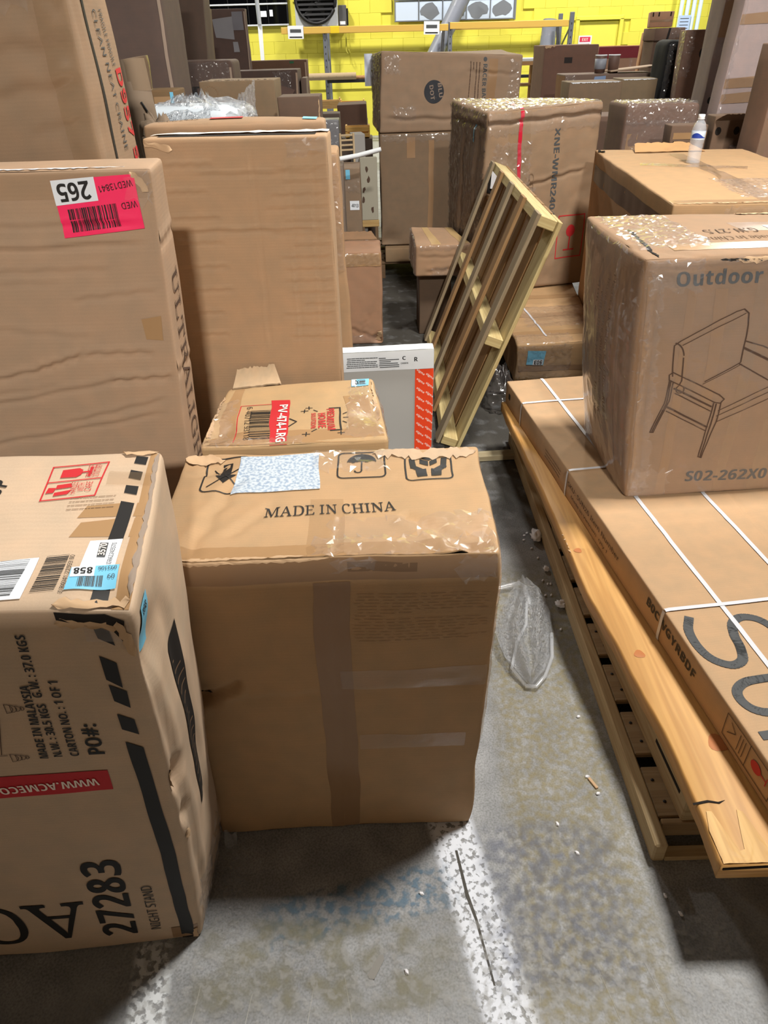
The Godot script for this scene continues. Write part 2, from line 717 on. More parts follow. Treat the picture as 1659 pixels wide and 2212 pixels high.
# a loose flap hinged on the line p0-p1 of a face, going off to the left of that direction, raised by deg degrees
func flap(C: Dictionary, f: String, p0: Vector2, p1: Vector2, wide: float, deg: float, m: Material, called := "torn_flap") -> void:
	var a := surf(C, f, p0.x, p0.y, 0.002)
	var b := surf(C, f, p1.x, p1.y, 0.002)
	var n := face_normal(C, f)
	var along := (b - a).normalized()
	var out := n.cross(along).normalized()
	var up := deg_to_rad(deg)
	var sd := rng.randf() * 50.0
	var shape := func(u: float, v: float, t: float) -> Vector3:
		var ragged := 1.0 + 0.16 * lumps.get_noise_1d(u * 9.0 + sd)
		var w := v * wide * ragged
		var cut := lerpf(u, 0.5 + (u - 0.5) * 0.78, v)
		var bend := up + 0.25 * v * signf(up) * 0.5
		return a.lerp(b, cut) + out * cos(bend) * w + n * (sin(absf(bend)) * w + t + 0.003 * lumps.get_noise_2d(u * 6.0 + sd, v * 3.0))
	var st := SurfaceTool.new()
	st.begin(Mesh.PRIMITIVE_TRIANGLES)
	st.append_from(sheet(func(u: float, v: float) -> Vector3: return shape.call(u, v, 0.004), 20, 5, Vector2(0.5, 0.2)), 0, Transform3D())
	st.append_from(sheet(func(u: float, v: float) -> Vector3: return shape.call(1.0 - u, v, 0.0), 20, 5, Vector2(0.5, 0.2)), 0, Transform3D())
	st.append_from(sheet(func(u: float, v: float) -> Vector3: return shape.call(1.0 - u, 1.0, 0.004 * v), 20, 1, Vector2(0.5, 0.01)), 0, Transform3D())
	part(called, st.commit(), m, C.o)


# stretch film lying in crinkles over a region of a face: many small flat facets, ragged at its rim
func film(C: Dictionary, f: String, q: Array, height := 0.006, m: Material = null, called := "stretch_wrap", grain := 22.0) -> void:
	var a: Vector2 = q[0]
	var b: Vector2 = q[1]
	var c: Vector2 = q[2]
	var d: Vector2 = q[3]
	var sd := rng.randf() * 60.0
	var cell := 0.009 if height > 0.004 else 0.012
	var nu := clampi(int(a.distance_to(b) / cell), 4, 64)
	var nv := clampi(int(a.distance_to(d) / cell), 4, 90)
	var rim := 0.012
	var pts := []
	for j in nv + 1:
		for i in nu + 1:
			var u := float(i) / nu
			var v := float(j) / nv
			var w := a.lerp(b, u).lerp(d.lerp(c, u), v)
			var at_rim := i == 0 or j == 0 or i == nu or j == nv
			var sl := rim if at_rim else cell * 0.35
			w += Vector2(rng.randf_range(-sl, sl), rng.randf_range(-sl, sl))
			var fold := absf(lumps.get_noise_3d(w.x * grain + sd, w.y * grain * 0.6, sd))
			var e := 0.0024 + height * (0.75 * fold + 0.40 * rng.randf() * (0.06 + fold))
			pts.append(surf(C, f, w.x, w.y, 0.002 if at_rim else e))
	var st := SurfaceTool.new()
	st.begin(Mesh.PRIMITIVE_TRIANGLES)
	st.set_smooth_group(-1)
	for j in nv:
		for i in nu:
			var k := j * (nu + 1) + i
			var o := [k, k + nu + 1, k + nu + 2, k, k + nu + 2, k + 1] if (i + j) % 2 else [k, k + nu + 1, k + 1, k + 1, k + nu + 1, k + nu + 2]
			for n in o:
				st.add_vertex(pts[n])
	st.generate_normals()
	part(called, st.commit(), m if m else M.film, C.o)


# ---------------------------------------------------------------- the hall
func ceiling_light(at: Vector3, energy: float, label: String) -> void:
	var o := thing("ceiling_light", label, "ceiling light", at, Vector3.ZERO, "high bay lights under the ceiling")
	part("housing", rbox(Vector3(0.7, 0.10, 0.7), 0.01), M.white_paint, o, Vector3(0, 0.07, 0))
	var g := flat(Color(1, 1, 1), 0.5)
	g.emission_enabled = true
	g.emission = Color(1.0, 0.97, 0.92)
	g.emission_energy_multiplier = 3.0
	part("diffuser", rbox(Vector3(0.62, 0.02, 0.62), 0.004), g, o, Vector3(0, 0.012, 0))
	for s in [-1, 1]:
		part("suspension_rod", tube([Vector3(0, 0.12, s * 0.25), Vector3(0, 7.0 - at.y, s * 0.25)], 0.008), M.steel, o)
	var l := AreaLight3D.new()
	l.name = "lamp_light"
	l.area_size = Vector2(0.6, 0.6)
	l.light_color = Color(1.0, 0.98, 0.945)
	l.light_energy = energy
	l.shadow_enabled = true
	l.area_range = 40.0
	l.area_attenuation = 2.0
	o.add_child(l)
	l.rotation_degrees = Vector3(-90, 0, 0)
	l.position = Vector3(0, -0.012, 0)


func build_hall() -> void:
	# concrete floor, its grey worn and mottled
	var fm := StandardMaterial3D.new()
	fm.albedo_texture = noise_tex(noise(0.010, 6, 41), 1024, [[0.2, Color(0.54, 0.548, 0.56)], [0.45, Color(0.575, 0.583, 0.595)], [0.6, Color(0.60, 0.608, 0.62)], [0.8, Color(0.63, 0.638, 0.65)]])
	fm.roughness = 0.55
	fm.uv1_triplanar = true
	fm.uv1_world_triplanar = true
	fm.uv1_scale = Vector3(0.7, 0.7, 0.7)
	fm.heightmap_enabled = false
	fm.detail_enabled = true
	fm.detail_blend_mode = BaseMaterial3D.BLEND_MODE_MUL
	fm.detail_albedo = noise_tex(noise(0.22, 3, 47), 1024, [[0.2, Color(0.78, 0.78, 0.77)], [0.5, Color(0.92, 0.92, 0.92)], [0.8, Color(1, 1, 1)]])
	fm.detail_uv_layer = BaseMaterial3D.DETAIL_UV_1
	var floor_o := struct_part("floor", rbox(Vector3(18.4, 0.2, 26.4), 0.002), fm, Vector3(0, -0.1, -4.2))
	floor_o.set_meta("label", "worn grey concrete warehouse floor with paint scars")
	var wall := flat(Color(0.34, 0.33, 0.31), 0.8)
	var yellow := flat(Color(0.86, 0.83, 0.30), 0.55)
	struct_part("ceiling", rbox(Vector3(18.4, 0.2, 26.4), 0.002), flat(Color(0.22, 0.22, 0.23)), Vector3(0, 7.1, -4.2))
	struct_part("wall_left", rbox(Vector3(0.2, 7.0, 26.4), 0.002), wall, Vector3(-9.1, 3.5, -4.2))
	struct_part("wall_right", rbox(Vector3(0.2, 7.0, 26.4), 0.002), wall, Vector3(9.1, 3.5, -4.2))
	struct_part("wall_front", rbox(Vector3(18.0, 7.0, 0.2), 0.002), wall, Vector3(0, 3.5, 8.9))
	var back := struct_part("wall_back", rbox(Vector3(18.0, 7.0, 0.2), 0.002), yellow, Vector3(0, 3.5, -16.25))
	# painted concrete blocks, as far as they show
	var block := [rbox(Vector3(0.4045, 0.1988, 0.03), 0.003), rbox(Vector3(0.4045, 0.1985, 0.0305), 0.0035), rbox(Vector3(0.404, 0.1988, 0.0302), 0.003)]
	var tones := [yellow, flat(Color(0.845, 0.815, 0.29), 0.6), flat(Color(0.87, 0.84, 0.32), 0.5)]
	for row in 9:
		for col in 34:
			var x := -6.7 + col * 0.406 + (0.203 if row % 2 else 0.0)
			var y := 0.92 + row * 0.2
			if y > 1.85 and (x > -3.45 and x < -1.4 or x > 0.3 and x < 2.85):
				continue
			if y < 1.85 and x > 3.8 and x < 4.8:
				continue
			part("block", block[rng.randi() % 3], tones[rng.randi() % 3], back, Vector3(x, y - 3.5, 0.112))
	# door in the back wall, painted over
	var d := Node3D.new()
	d.name = "door_1"
	add_child(d)
	d.position = Vector3(4.28, 0, -16.12)
	d.set_meta("kind", "structure")
	d.set_meta("label", "yellow painted door in the yellow block wall")
	for s in [-1, 1]:
		part("jamb", rbox(Vector3(0.07, 1.84, 0.09), 0.008), yellow, d, Vector3(s * 0.41, 0.92, 0.02))
	part("head", rbox(Vector3(0.89, 0.07, 0.09), 0.008), yellow, d, Vector3(0, 1.85, 0.02))
	part("leaf", rbox(Vector3(0.74, 1.8, 0.045), 0.006), tones[2], d, Vector3(0, 0.9, -0.01))
	part("door_handle", tube([Vector3(0.30, 0.95, 0.0), Vector3(0.30, 0.95, 0.08), Vector3(0.2, 0.95, 0.08)], 0.012), M.steel, d)
	# dark window, top left
	var w1 := Node3D.new()
	w1.name = "window_1"
	add_child(w1)
	w1.position = Vector3(-2.42, 1.88, -16.08)
	w1.set_meta("kind", "structure")
	w1.set_meta("label", "steel window with dark panes in the yellow wall")
	var night := flat(Color(0.012, 0.014, 0.025), 0.08)
	var steel_frame := flat(Color(0.78, 0.80, 0.83), 0.5)
	for i in 5:
		for j in 3:
			part("pane", rbox(Vector3(0.345, 0.30, 0.01), 0.002), night, w1, Vector3(-0.72 + i * 0.36, 0.15 + j * 0.32, 0.01))
	for i in 6:
		part("muntin", rbox(Vector3(0.014 if i > 0 and i < 5 else 0.03, 0.98, 0.03), 0.003), steel_frame if i == 0 else M.dark_steel, w1, Vector3(-0.9 + i * 0.36, 0.48, 0.015))
	for j in 4:
		part("muntin", rbox(Vector3(1.82, 0.026, 0.034), 0.004), steel_frame, w1, Vector3(0, j * 0.32, 0.017))
	part("taped_paper", rbox(Vector3(0.11, 0.09, 0.004), 0.001), M.white_label, w1, Vector3(0.46, 0.17, 0.04))
	part("taped_paper", rbox(Vector3(0.06, 0.10, 0.004), 0.001), M.white_label, w1, Vector3(0.60, 0.18, 0.04))
	# painted window with peeling paint
	var w2 := Node3D.new()
	w2.name = "window_2"
	add_child(w2)
	w2.position = Vector3(1.56, 1.88, -16.08)
	w2.set_meta("kind", "structure")
	w2.set_meta("label", "window painted white, its paint peeling to grey")
	var pale := flat(Color(0.74, 0.80, 0.88), 0.5)
	var bare := flat(Color(0.42, 0.44, 0.47), 0.6)
	for i in 5:
		for j in 3:
			var p := part("pane", rbox(Vector3(0.42, 0.30, 0.01), 0.002), pale, w2, Vector3(-0.88 + i * 0.44, 0.15 + j * 0.32, 0.01))
			if j < 2 and i > 0:
				var ol := PackedVector2Array()
				for k in 14:
					var a := TAU * k / 14
					ol.append(Vector2(cos(a) * 0.23 * rng.randf_range(0.55, 0.9), sin(a) * 0.165 * rng.randf_range(0.5, 0.9)))
				part("peeled_patch", slab(ol, 0.003), bare, p, Vector3(rng.randf_range(-0.03, 0.05), 0.0, 0.008))
	for i in 6:
		part("muntin", rbox(Vector3(0.016, 0.98, 0.03), 0.003), bare, w2, Vector3(-1.1 + i * 0.44, 0.48, 0.015))
	for j in 4:
		part("muntin", rbox(Vector3(2.22, 0.022, 0.034), 0.004), bare, w2, Vector3(0, j * 0.32, 0.017))
	part("window_frame", rbox(Vector3(0.03, 1.0, 0.05), 0.004), bare, w2, Vector3(1.12, 0.48, 0.015))
	# stacked cartons added out of view to block rear light and bounce fill
	for k in 4:
		for j in 2:
			carton("shipping_carton", "%s added brown carton, %s from the left, in the unseen light-blocking row behind the photographer" % [["lower", "upper"][j], ["first", "second", "third", "fourth"][k]], Vector3(-2.1 + k * 1.105, j * 1.06, 1.35), Vector3(1.1, 1.055, 0.7), Vector3.ZERO, {"res": 0.2, "lump": 0.0, "tint": Color(0.64, 0.57, 0.49)}, "carton", "added light-blocking stack behind the photographer")
	# worn paint on the floor in thin ragged patches, and one coat of painted shade
	worn_paint_or_shade(floor_o, "paint_line", Vector2(0.18, -0.82), Vector2(0.125, 0.84), 11.0, Color(0.86, 0.88, 0.92), 0.045, 0.36, 0.08, 51, 1.0)
	part("paint_crack", slab(PackedVector2Array([Vector2(-0.02, 0.16), Vector2(-0.006, 0.05), Vector2(0.008, 0.0), Vector2(0.03, -0.13), Vector2(0.034, -0.13), Vector2(0.014, 0.0), Vector2(0.0, 0.06), Vector2(-0.014, 0.16)]), 0.0006), flat(Color(0.30, 0.29, 0.27), 0.9), floor_o, Vector3(0.165, 0.1010, -0.80 + 4.2), Vector3(-90, 0, 0))
	worn_paint_or_shade(floor_o, "paint_line", Vector2(0.0, -2.05), Vector2(0.11, 0.62), 14.0, Color(0.75, 0.77, 0.80), 0.03, 0.46, 0.12, 52, 0.9)
	worn_paint_or_shade(floor_o, "white_paint_scar", Vector2(-0.50, -0.66), Vector2(0.09, 0.26), 8.0, Color(0.86, 0.88, 0.90), 0.04, 0.44, 0.12, 53, 0.9)
	worn_paint_or_shade(floor_o, "yellow_paint", Vector2(0.44, -1.2), Vector2(0.34, 1.8), -3.0, Color(0.60, 0.55, 0.36), 0.03, 0.50, 0.36, 54, 0.50)
	worn_paint_or_shade(floor_o, "yellow_paint", Vector2(-0.15, -0.72), Vector2(0.6, 0.2), 0.0, Color(0.55, 0.53, 0.42), 0.01, 0.52, 0.25, 58, 0.5)
	worn_paint_or_shade(floor_o, "blue_paint", Vector2(-0.08, -0.84), Vector2(0.46, 0.12), 12.0, Color(0.36, 0.50, 0.60), 0.03, 0.56, 0.14, 55, 0.55)
	worn_paint_or_shade(floor_o, "blue_paint", Vector2(0.36, -0.84), Vector2(0.36, 0.40), 0.0, Color(0.40, 0.43, 0.52), 0.022, 0.54, 0.25, 56, 0.4)
	worn_paint_or_shade(floor_o, "white_paint_scar", Vector2(-0.36, -0.80), Vector2(0.06, 0.40), 2.0, Color(0.66, 0.67, 0.68), 0.05, 0.62, 0.10, 57, 0.5)
	worn_paint_or_shade(floor_o, "aisle_shade", Vector2(0.25, -4.3), Vector2(1.5, 4.4), 0.0, Color(0.25, 0.235, 0.205), 0.006, 0.15, 0.30, 60, 0.72)  # aisle shade painted on the floor as a dark translucent coat
	worn_paint_or_shade(floor_o, "scuff", Vector2(0.1, -0.55), Vector2(1.6, 0.6), 0.0, Color(0.72, 0.72, 0.71), 0.03, 0.62, 0.14, 59, 0.4)
	# long scratches
	for k in 9:
		var x := -0.45 + k * 0.12 + rng.randf() * 0.05
		var z := -0.62 + rng.randf() * 0.05
		var st := part("scratch", rbox(Vector3(0.0018, 0.0005, 0.12 + rng.randf() * 0.15), 0.0001), flat(Color(0.66, 0.66, 0.65)), floor_o, Vector3(x, 0.1004, z + 4.2), Vector3(0, rng.randf_range(-14, 14), 0))


# a thin coat of worn paint or of painted shade; size = full width and length in metres
func worn_paint_or_shade(floor_o: Node3D, called: String, at: Vector2, size: Vector2, turn: float, c: Color, freq: float, cut: float, soft: float, sd: int, most := 0.9) -> void:
	var m := StandardMaterial3D.new()
	m.transparency = BaseMaterial3D.TRANSPARENCY_ALPHA
	m.roughness = 0.7
	m.vertex_color_use_as_albedo = true
	var clear := Color(c.r, c.g, c.b, 0.0)
	var t := noise_tex(noise(freq, 5, sd), 512, [[cut - soft, clear], [cut + soft, Color(c.r, c.g, c.b, most)]])
	m.albedo_texture = t
	var st := SurfaceTool.new()
	st.begin(Mesh.PRIMITIVE_TRIANGLES)
	var n := 12
	for j in n + 1:
		for i in n + 1:
			var u := float(i) / n
			var v := float(j) / n
			var e := smoothstep(0.0, 0.14, minf(u, 1.0 - u)) * smoothstep(0.0, 0.12, minf(v, 1.0 - v))
			st.set_color(Color(1, 1, 1, e))
			st.set_uv(Vector2((u - 0.5) * size.x, (v - 0.5) * size.y) * 2.4 + Vector2(sd * 0.13, 0))
			st.add_vertex(Vector3((u - 0.5) * size.x, 0, (0.5 - v) * size.y))
	for j in n:
		for i in n:
			var a := j * (n + 1) + i
			for k in [a, a + n + 1, a + n + 2, a, a + n + 2, a + 1]:
				st.add_index(k)
	st.generate_normals()
	part(called, st.commit(), m, floor_o, Vector3(at.x, 0.1006 + (sd % 10) * 0.0002, at.y + 4.2), Vector3(0, turn, 0))


# ---------------------------------------------------------------- the cartons close by
func build_near_cartons() -> void:
	# --- the middle carton: MADE IN CHINA
	var C := carton("shipping_carton", "brown carton standing in the middle of the aisle, MADE IN CHINA printed on its top", Vector3(-0.112, 0, -1.218), Vector3(0.635, 0.831, 0.382), Vector3(0, 0.729, 0), {
		"off": {"FLB": Vector3(0.009, 0, -0.002), "FLT": Vector3(0.004, -0.002, 0), "KLT": Vector3(-0.013, 0.005, 0.001), "FRB": Vector3(-0.019, 0, -0.003), "FRT": Vector3(0.003, -0.005, 0.004), "KRT": Vector3(0.011, 0.005, -0.001)},
		"r": 0.009, "lump": 0.009, "freq": 3.0, "res": 0.018, "fine": "FRLT", "tint": Color(0.703, 0.575, 0.431),
		"bulge": {"T": -0.008, "F": 0.006, "R": 0.014},
		"crease": {"F": [[0.0, 0.46, 0.30, 0.475, 0.004, 0.010], [0.08, 0.49, 0.0, 0.445, 0.012, 0.012, 1], [0.30, 0.47, 0.635, 0.50, 0.002, 0.012], [0.32, 0.0, 0.321, 0.83, 0.0012, 0.004, 1]],
			"T": [[0.06, 0.0, 0.13, 0.30, 0.006, 0.014], [0.13, 0.07, 0.21, 0.19, 0.004, 0.012], [0.60, 0.0, 0.50, 0.10, 0.010, 0.014, 1], [0.50, 0.11, 0.635, 0.09, 0.004, 0.010], [0.33, 0.0, 0.335, 0.12, 0.003, 0.006, 1], [0.02, 0.30, 0.10, 0.33, 0.008, 0.016], [0.44, 0.26, 0.62, 0.30, 0.003, 0.012]]},
		"dent": {"F": [[0.02, 0.475, 0.02, 0.07]], "T": [[0.60, 0.02, 0.012, 0.07], [0.05, 0.36, 0.015, 0.09]]}})
	patch(C, "T", box4(0.278, 0.008, 0.347, 0.197), M.clear_tape, "tape")
	patch(C, "T", box4(0.03, 0.002, 0.62, 0.042), M.tape, "tape", 0.0008, null, 0.002)
	patch(C, "F", box4(0.005, 0.775, 0.63, 0.828), M.tape_dark, "tape", 0.0008, null, 0.002)
	patch(C, "F", box4(0.285, 0.0, 0.355, 0.77), M.tape_dark, "tape", 0.0006)
	patch(C, "F", box4(0.33, 0.49, 0.632, 0.545), M.clear_tape, "tape")
	patch(C, "F", box4(0.36, 0.30, 0.60, 0.345), M.clear_tape, "tape", 0.0012, null, 0.002)
	patch(C, "F", [Vector2(0.352, 0.795), Vector2(0.485, 0.793), Vector2(0.485, 0.814), Vector2(0.352, 0.818)], M.faint_print, "scuff_mark", 0.0016)
	var sp := patch(C, "T", [Vector2(0.119, 0.222), Vector2(0.298, 0.233), Vector2(0.296, 0.370), Vector2(0.126, 0.363)], speckled_label(), "paper_label", 0.0025, null, 0.001, 4.0)
	words(C, "T", "MADE IN CHINA", Vector2(0.193, 0.141), Vector2(0.447, 0.152), 0.032, M.dark_print, "lettering", null, "Droid Serif")
	# handling marks
	handling_frame(C, "T", 0.052, 0.228, 0.146, 0.366, "arrow")
	handling_frame(C, "T", 0.337, 0.270, 0.437, 0.366, "umbrella")
	handling_frame(C, "T", 0.480, 0.254, 0.574, 0.350, "hands")
	torn(C, "T", Vector2(0.0, 0.004), Vector2(0.28, 0.003), 0.010, 0.006)
	torn(C, "F", Vector2(0.01, 0.826), Vector2(0.32, 0.828), 0.012, 0.004)
	torn(C, "F", Vector2(0.0, 0.46), Vector2(0.055, 0.476), 0.008, 0.004, M.dark_inside, "tear")
	torn(C, "T", Vector2(0.41, 0.362), Vector2(0.63, 0.352), 0.05, 0.010, card(Color(0.739, 0.639, 0.535)), "torn_flap")
	torn(C, "T", Vector2(0.0, 0.37), Vector2(0.09, 0.36), 0.04, 0.014, M.torn, "torn_corner")
	film(C, "T", box4(0.29, 0.0, 0.634, 0.06), 0.008)
	film(C, "T", box4(0.28, 0.30, 0.44, 0.381), 0.012)
	film(C, "F", [Vector2(0.33, 0.80), Vector2(0.40, 0.80), Vector2(0.40, 0.83), Vector2(0.33, 0.83)], 0.012)
	film(C, "F", box4(0.56, 0.77, 0.634, 0.829), 0.006)
	film(C, "T", box4(0.32, 0.06, 0.63, 0.13), 0.0015)
	film(C, "R", box4(0.0, 0.3, 0.38, 0.82), 0.004)
	small_print(C, "F", Vector2(0.36, 0.74), Vector2(0.62, 0.74), Vector2(0, -0.12), 16, 0.0008, flat(Color(0.55, 0.43, 0.31), 0.8), 5)

	# --- front left: night stand carton
	C = carton("shipping_carton", "carton at the lower left with black printed bars, NIGHT STAND on its front", Vector3(-0.725, 0, -0.879), Vector3(0.62, 1.045, 0.3), Vector3(0, 4.209, 0), {
		"off": {"FLB": Vector3(-0.007, 0, -0.031), "KLB": Vector3(0.007, 0, 0.031), "FLT": Vector3(0.083, 0.032, 0.08), "KLT": Vector3(0.083, 0.058, 0.081), "FRB": Vector3(-0.007, 0, -0.031), "KRB": Vector3(0.007, 0, 0.031), "FRT": Vector3(0.084, -0.03, 0.086), "KRT": Vector3(0.081, 0.03, 0.066)},
		"r": 0.012, "lump": 0.006, "freq": 2.4, "res": 0.018, "fine": "FRT", "tint": Color(0.77, 0.675, 0.58),
		"bulge": {"R": 0.016}, "dent": {"R": [[0.02, 0.62, 0.02, 0.05], [0.01, 0.50, 0.015, 0.04], [0.03, 0.93, 0.016, 0.08]], "T": [[0.585, 0.02, 0.012, 0.05]]},
		"crease": {"R": [[0.01, 1.0, 0.05, 0.1, 0.006, 0.012], [0.10, 1.0, 0.16, 0.3, 0.005, 0.02]], "T": [[0.05, 0.28, 0.40, 0.05, 0.0015, 0.02], [0.25, 0.3, 0.45, 0.1, 0.0015, 0.02]]}})
	words(C, "F", "MADE IN MALAYSIA", Vector2(0.456, 0.730), Vector2(0.467, 0.902), 0.0125, M.dark_print, "lettering", null, "Droid Sans", true)
	words(C, "F", "N.W. : 30.5 KGS   G.W. : 37.0 KGS", Vector2(0.477, 0.733), Vector2(0.482, 1.003), 0.0125, M.dark_print, "lettering", null, "Droid Sans", true)
	words(C, "F", "CARTON NO. : 1 OF 1", Vector2(0.501, 0.732), Vector2(0.505, 0.910), 0.0125, M.dark_print, "lettering", null, "Droid Sans", true)
	words(C, "F", "PO#:", Vector2(0.537, 0.733), Vector2(0.538, 0.811), 0.023, M.dark_print, "lettering", null, "Droid Sans", true)
	words(C, "F", "27283", Vector2(0.491, 0.059), Vector2(0.503, 0.388), 0.07, M.dark_print, "lettering", null, "Droid Sans", true)
	words(C, "F", "NIGHT STAND", Vector2(0.540, 0.069), Vector2(0.544, 0.275), 0.02, M.dark_print)
	words(C, "F", "ACO", Vector2(0.410, 0.235), Vector2(0.07, 0.235), 0.165, M.dark_print, "lettering", null, "Droid Serif")
	marks(C, "F", [[Vector2(0.579, 0.003), Vector2(0.606, 0.004), Vector2(0.594, 0.742), Vector2(0.570, 0.760)]], M.dark_print, "printed_bar")
	marks(C, "F", [[Vector2(0.590, 0.982), Vector2(0.570, 0.996), Vector2(0.566, 1.024), Vector2(0.586, 1.009)]], M.dark_print, "printed_bar")
	marks(C, "F", [[Vector2(0.587, 0.893), Vector2(0.568, 0.911), Vector2(0.566, 0.960), Vector2(0.587, 0.946)]], M.dark_print, "printed_bar")
	marks(C, "F", [[Vector2(0.591, 0.847), Vector2(0.571, 0.864), Vector2(0.569, 0.900), Vector2(0.591, 0.885)]], M.dark_print, "printed_bar")
	marks(C, "F", [[Vector2(0.592, 0.777), Vector2(0.570, 0.793), Vector2(0.570, 0.833), Vector2(0.591, 0.817)]], M.dark_print, "printed_bar")
	var red := patch(C, "F", [Vector2(0.12, 0.611), Vector2(0.529, 0.622), Vector2(0.531, 0.683), Vector2(0.12, 0.682)], M.red_print, "printed_banner")
	words(C, "F", "WWW.ACMECORP", Vector2(0.511, 0.662), Vector2(0.335, 0.650), 0.021, M.white_print, "lettering", red, "Droid Sans", true, 0.003)
	night_stand_drawing(C)
	marks(C, "T", [[Vector2(0.581, 0.268), Vector2(0.599, 0.264), Vector2(0.600, 0.281), Vector2(0.582, 0.284)]], M.dark_print, "printed_bar", 0.001)
	marks(C, "T", [[Vector2(0.578, 0.237), Vector2(0.596, 0.232), Vector2(0.597, 0.249), Vector2(0.579, 0.254)]], M.dark_print, "printed_bar", 0.001)
	marks(C, "T", [[Vector2(0.576, 0.206), Vector2(0.594, 0.201), Vector2(0.595, 0.219), Vector2(0.577, 0.222)]], M.dark_print, "printed_bar", 0.001)
	marks(C, "T", [[Vector2(0.568, 0.115), Vector2(0.588, 0.117), Vector2(0.593, 0.184), Vector2(0.574, 0.189)]], M.dark_print, "printed_bar", 0.001)
	marks(C, "T", [[Vector2(0.562, 0.018), Vector2(0.583, 0.018), Vector2(0.586, 0.070), Vector2(0.566, 0.070)]], M.dark_print, "printed_bar", 0.001)
	patch(C, "T", [Vector2(0.548, 0.222), Vector2(0.615, 0.220), Vector2(0.617, 0.245), Vector2(0.548, 0.251)], M.clear_tape, "tape", 0.0022)
	for q in [[Vector2(0.519, 0.157), Vector2(0.606, 0.159), Vector2(0.612, 0.185), Vector2(0.528, 0.180)], [Vector2(0.516, 0.121), Vector2(0.599, 0.122), Vector2(0.603, 0.155), Vector2(0.526, 0.148)]]:
		patch(C, "T", [q[0], Vector2(0.572, q[1].y), Vector2(0.576, q[2].y), q[3]], M.tape, "tape", 0.0008)
		patch(C, "T", [Vector2(0.594, q[1].y), q[1], q[2], Vector2(0.597, q[2].y)], M.tape, "tape", 0.0008)
	patch(C, "T", [Vector2(0.592, 0.004), Vector2(0.616, 0.004), Vector2(0.618, 0.29), Vector2(0.603, 0.29)], M.tape, "tape", 0.0006)
	var wl := patch(C, "T", [Vector2(0.541, 0.068), Vector2(0.586, 0.068), Vector2(0.588, 0.117), Vector2(0.546, 0.113)], M.white_label, "address_label", 0.002)
	marks(C, "T", [box4(0.560, 0.084, 0.571, 0.109)], M.grey_print, "printed_block", 0.003, wl)
	words(C, "T", "3570", Vector2(0.570, 0.086), Vector2(0.570, 0.107), 0.009, M.white_print, "lettering", wl, "Droid Sans", true, 0.004)
	words(C, "T", "GRA2243570", Vector2(0.581, 0.072), Vector2(0.582, 0.109), 0.006, M.dark_print, "lettering", wl, "Droid Sans", false, 0.0035)
	var bl := patch(C, "T", [Vector2(0.529, 0.030), Vector2(0.591, 0.040), Vector2(0.592, 0.073), Vector2(0.531, 0.066)], M.blue_label, "address_label", 0.0024)
	patch(C, "T", [Vector2(0.532, 0.050), Vector2(0.562, 0.053), Vector2(0.562, 0.069), Vector2(0.532, 0.066)], M.white_label, "number_field", 0.0032, bl)
	words(C, "T", "858", Vector2(0.559, 0.066), Vector2(0.535, 0.064), 0.010, M.dark_print, "lettering", bl, "Droid Sans", true, 0.004)
	words(C, "T", "093106", Vector2(0.589, 0.070), Vector2(0.566, 0.067), 0.006, M.grey_print, "lettering", bl, "Droid Sans", false, 0.004)
	words(C, "T", "09", Vector2(0.588, 0.058), Vector2(0.579, 0.057), 0.006, M.grey_print, "lettering", bl, "Droid Sans", false, 0.004)
	marks(C, "T", barcode(Vector2(0.543, 0.036), Vector2(0.574, 0.041), Vector2(0, 0.014), 18, 3), M.grey_print, "barcode", 0.0034, bl)
	marks(C, "T", barcode(Vector2(0.489, 0.026), Vector2(0.496, 0.086), Vector2(0.028, 0.004), 26, 4), M.dark_print, "barcode")
	words(C, "T", "0 84041 22093 90", Vector2(0.5285, 0.026), Vector2(0.531, 0.088), 0.006, M.dark_print)
	var bw := patch(C, "T", [Vector2(0.43, 0.012), Vector2(0.481, 0.016), Vector2(0.487, 0.083), Vector2(0.43, 0.076)], M.white_label, "barcode_label", 0.002)
	marks(C, "T", barcode(Vector2(0.432, 0.018), Vector2(0.441, 0.077), Vector2(0.036, 0.003), 22, 6), M.grey_print, "barcode", 0.003, bw)
	# fragile marks, upside down
	fragile_panel(C, "T", Vector2(0.544, 0.272), Vector2(0.465, 0.263), Vector2(0.462, 0.190), Vector2(0.535, 0.201))
	words(C, "T", "UP", Vector2(0.404, 0.200), Vector2(0.412, 0.232), 0.026, M.dark_print, "lettering", null, "Droid Sans", true)
	small_print(C, "T", Vector2(0.50, 0.195), Vector2(0.565, 0.20), Vector2(0, -0.03), 4, 0.0012, M.faint_print, 9)
	torn(C, "T", Vector2(0.52, 0.008), Vector2(0.615, 0.018), 0.022, 0.012)
	marks(C, "F", [[Vector2(0.525, 1.030), Vector2(0.560, 1.020), Vector2(0.560, 1.040), Vector2(0.523, 1.043)], [Vector2(0.560, 1.020), Vector2(0.585, 1.028), Vector2(0.585, 1.041), Vector2(0.560, 1.040)], [Vector2(0.585, 1.024), Vector2(0.602, 0.990), Vector2(0.608, 1.03), Vector2(0.585, 1.041)]], M.dark_inside, "tear", 0.0022)
	torn(C, "F", Vector2(0.522, 1.026), Vector2(0.60, 1.018), 0.016, 0.010)
	torn(C, "F", Vector2(0.60, 1.03), Vector2(0.612, 0.96), 0.020, 0.012)
	torn(C, "T", Vector2(0.612, 0.02), Vector2(0.616, 0.298), 0.012, 0.006, flat(Color(0.55, 0.49, 0.44), 0.9))
	torn(C, "T", Vector2(0.56, 0.292), Vector2(0.615, 0.292), 0.018, 0.012)
	torn(C, "R", Vector2(0.006, 0.66), Vector2(0.014, 0.60), 0.022, 0.014)
	torn(C, "R", Vector2(0.010, 0.655), Vector2(0.013, 0.635), 0.006, 0.003, M.dark_inside, "tear")
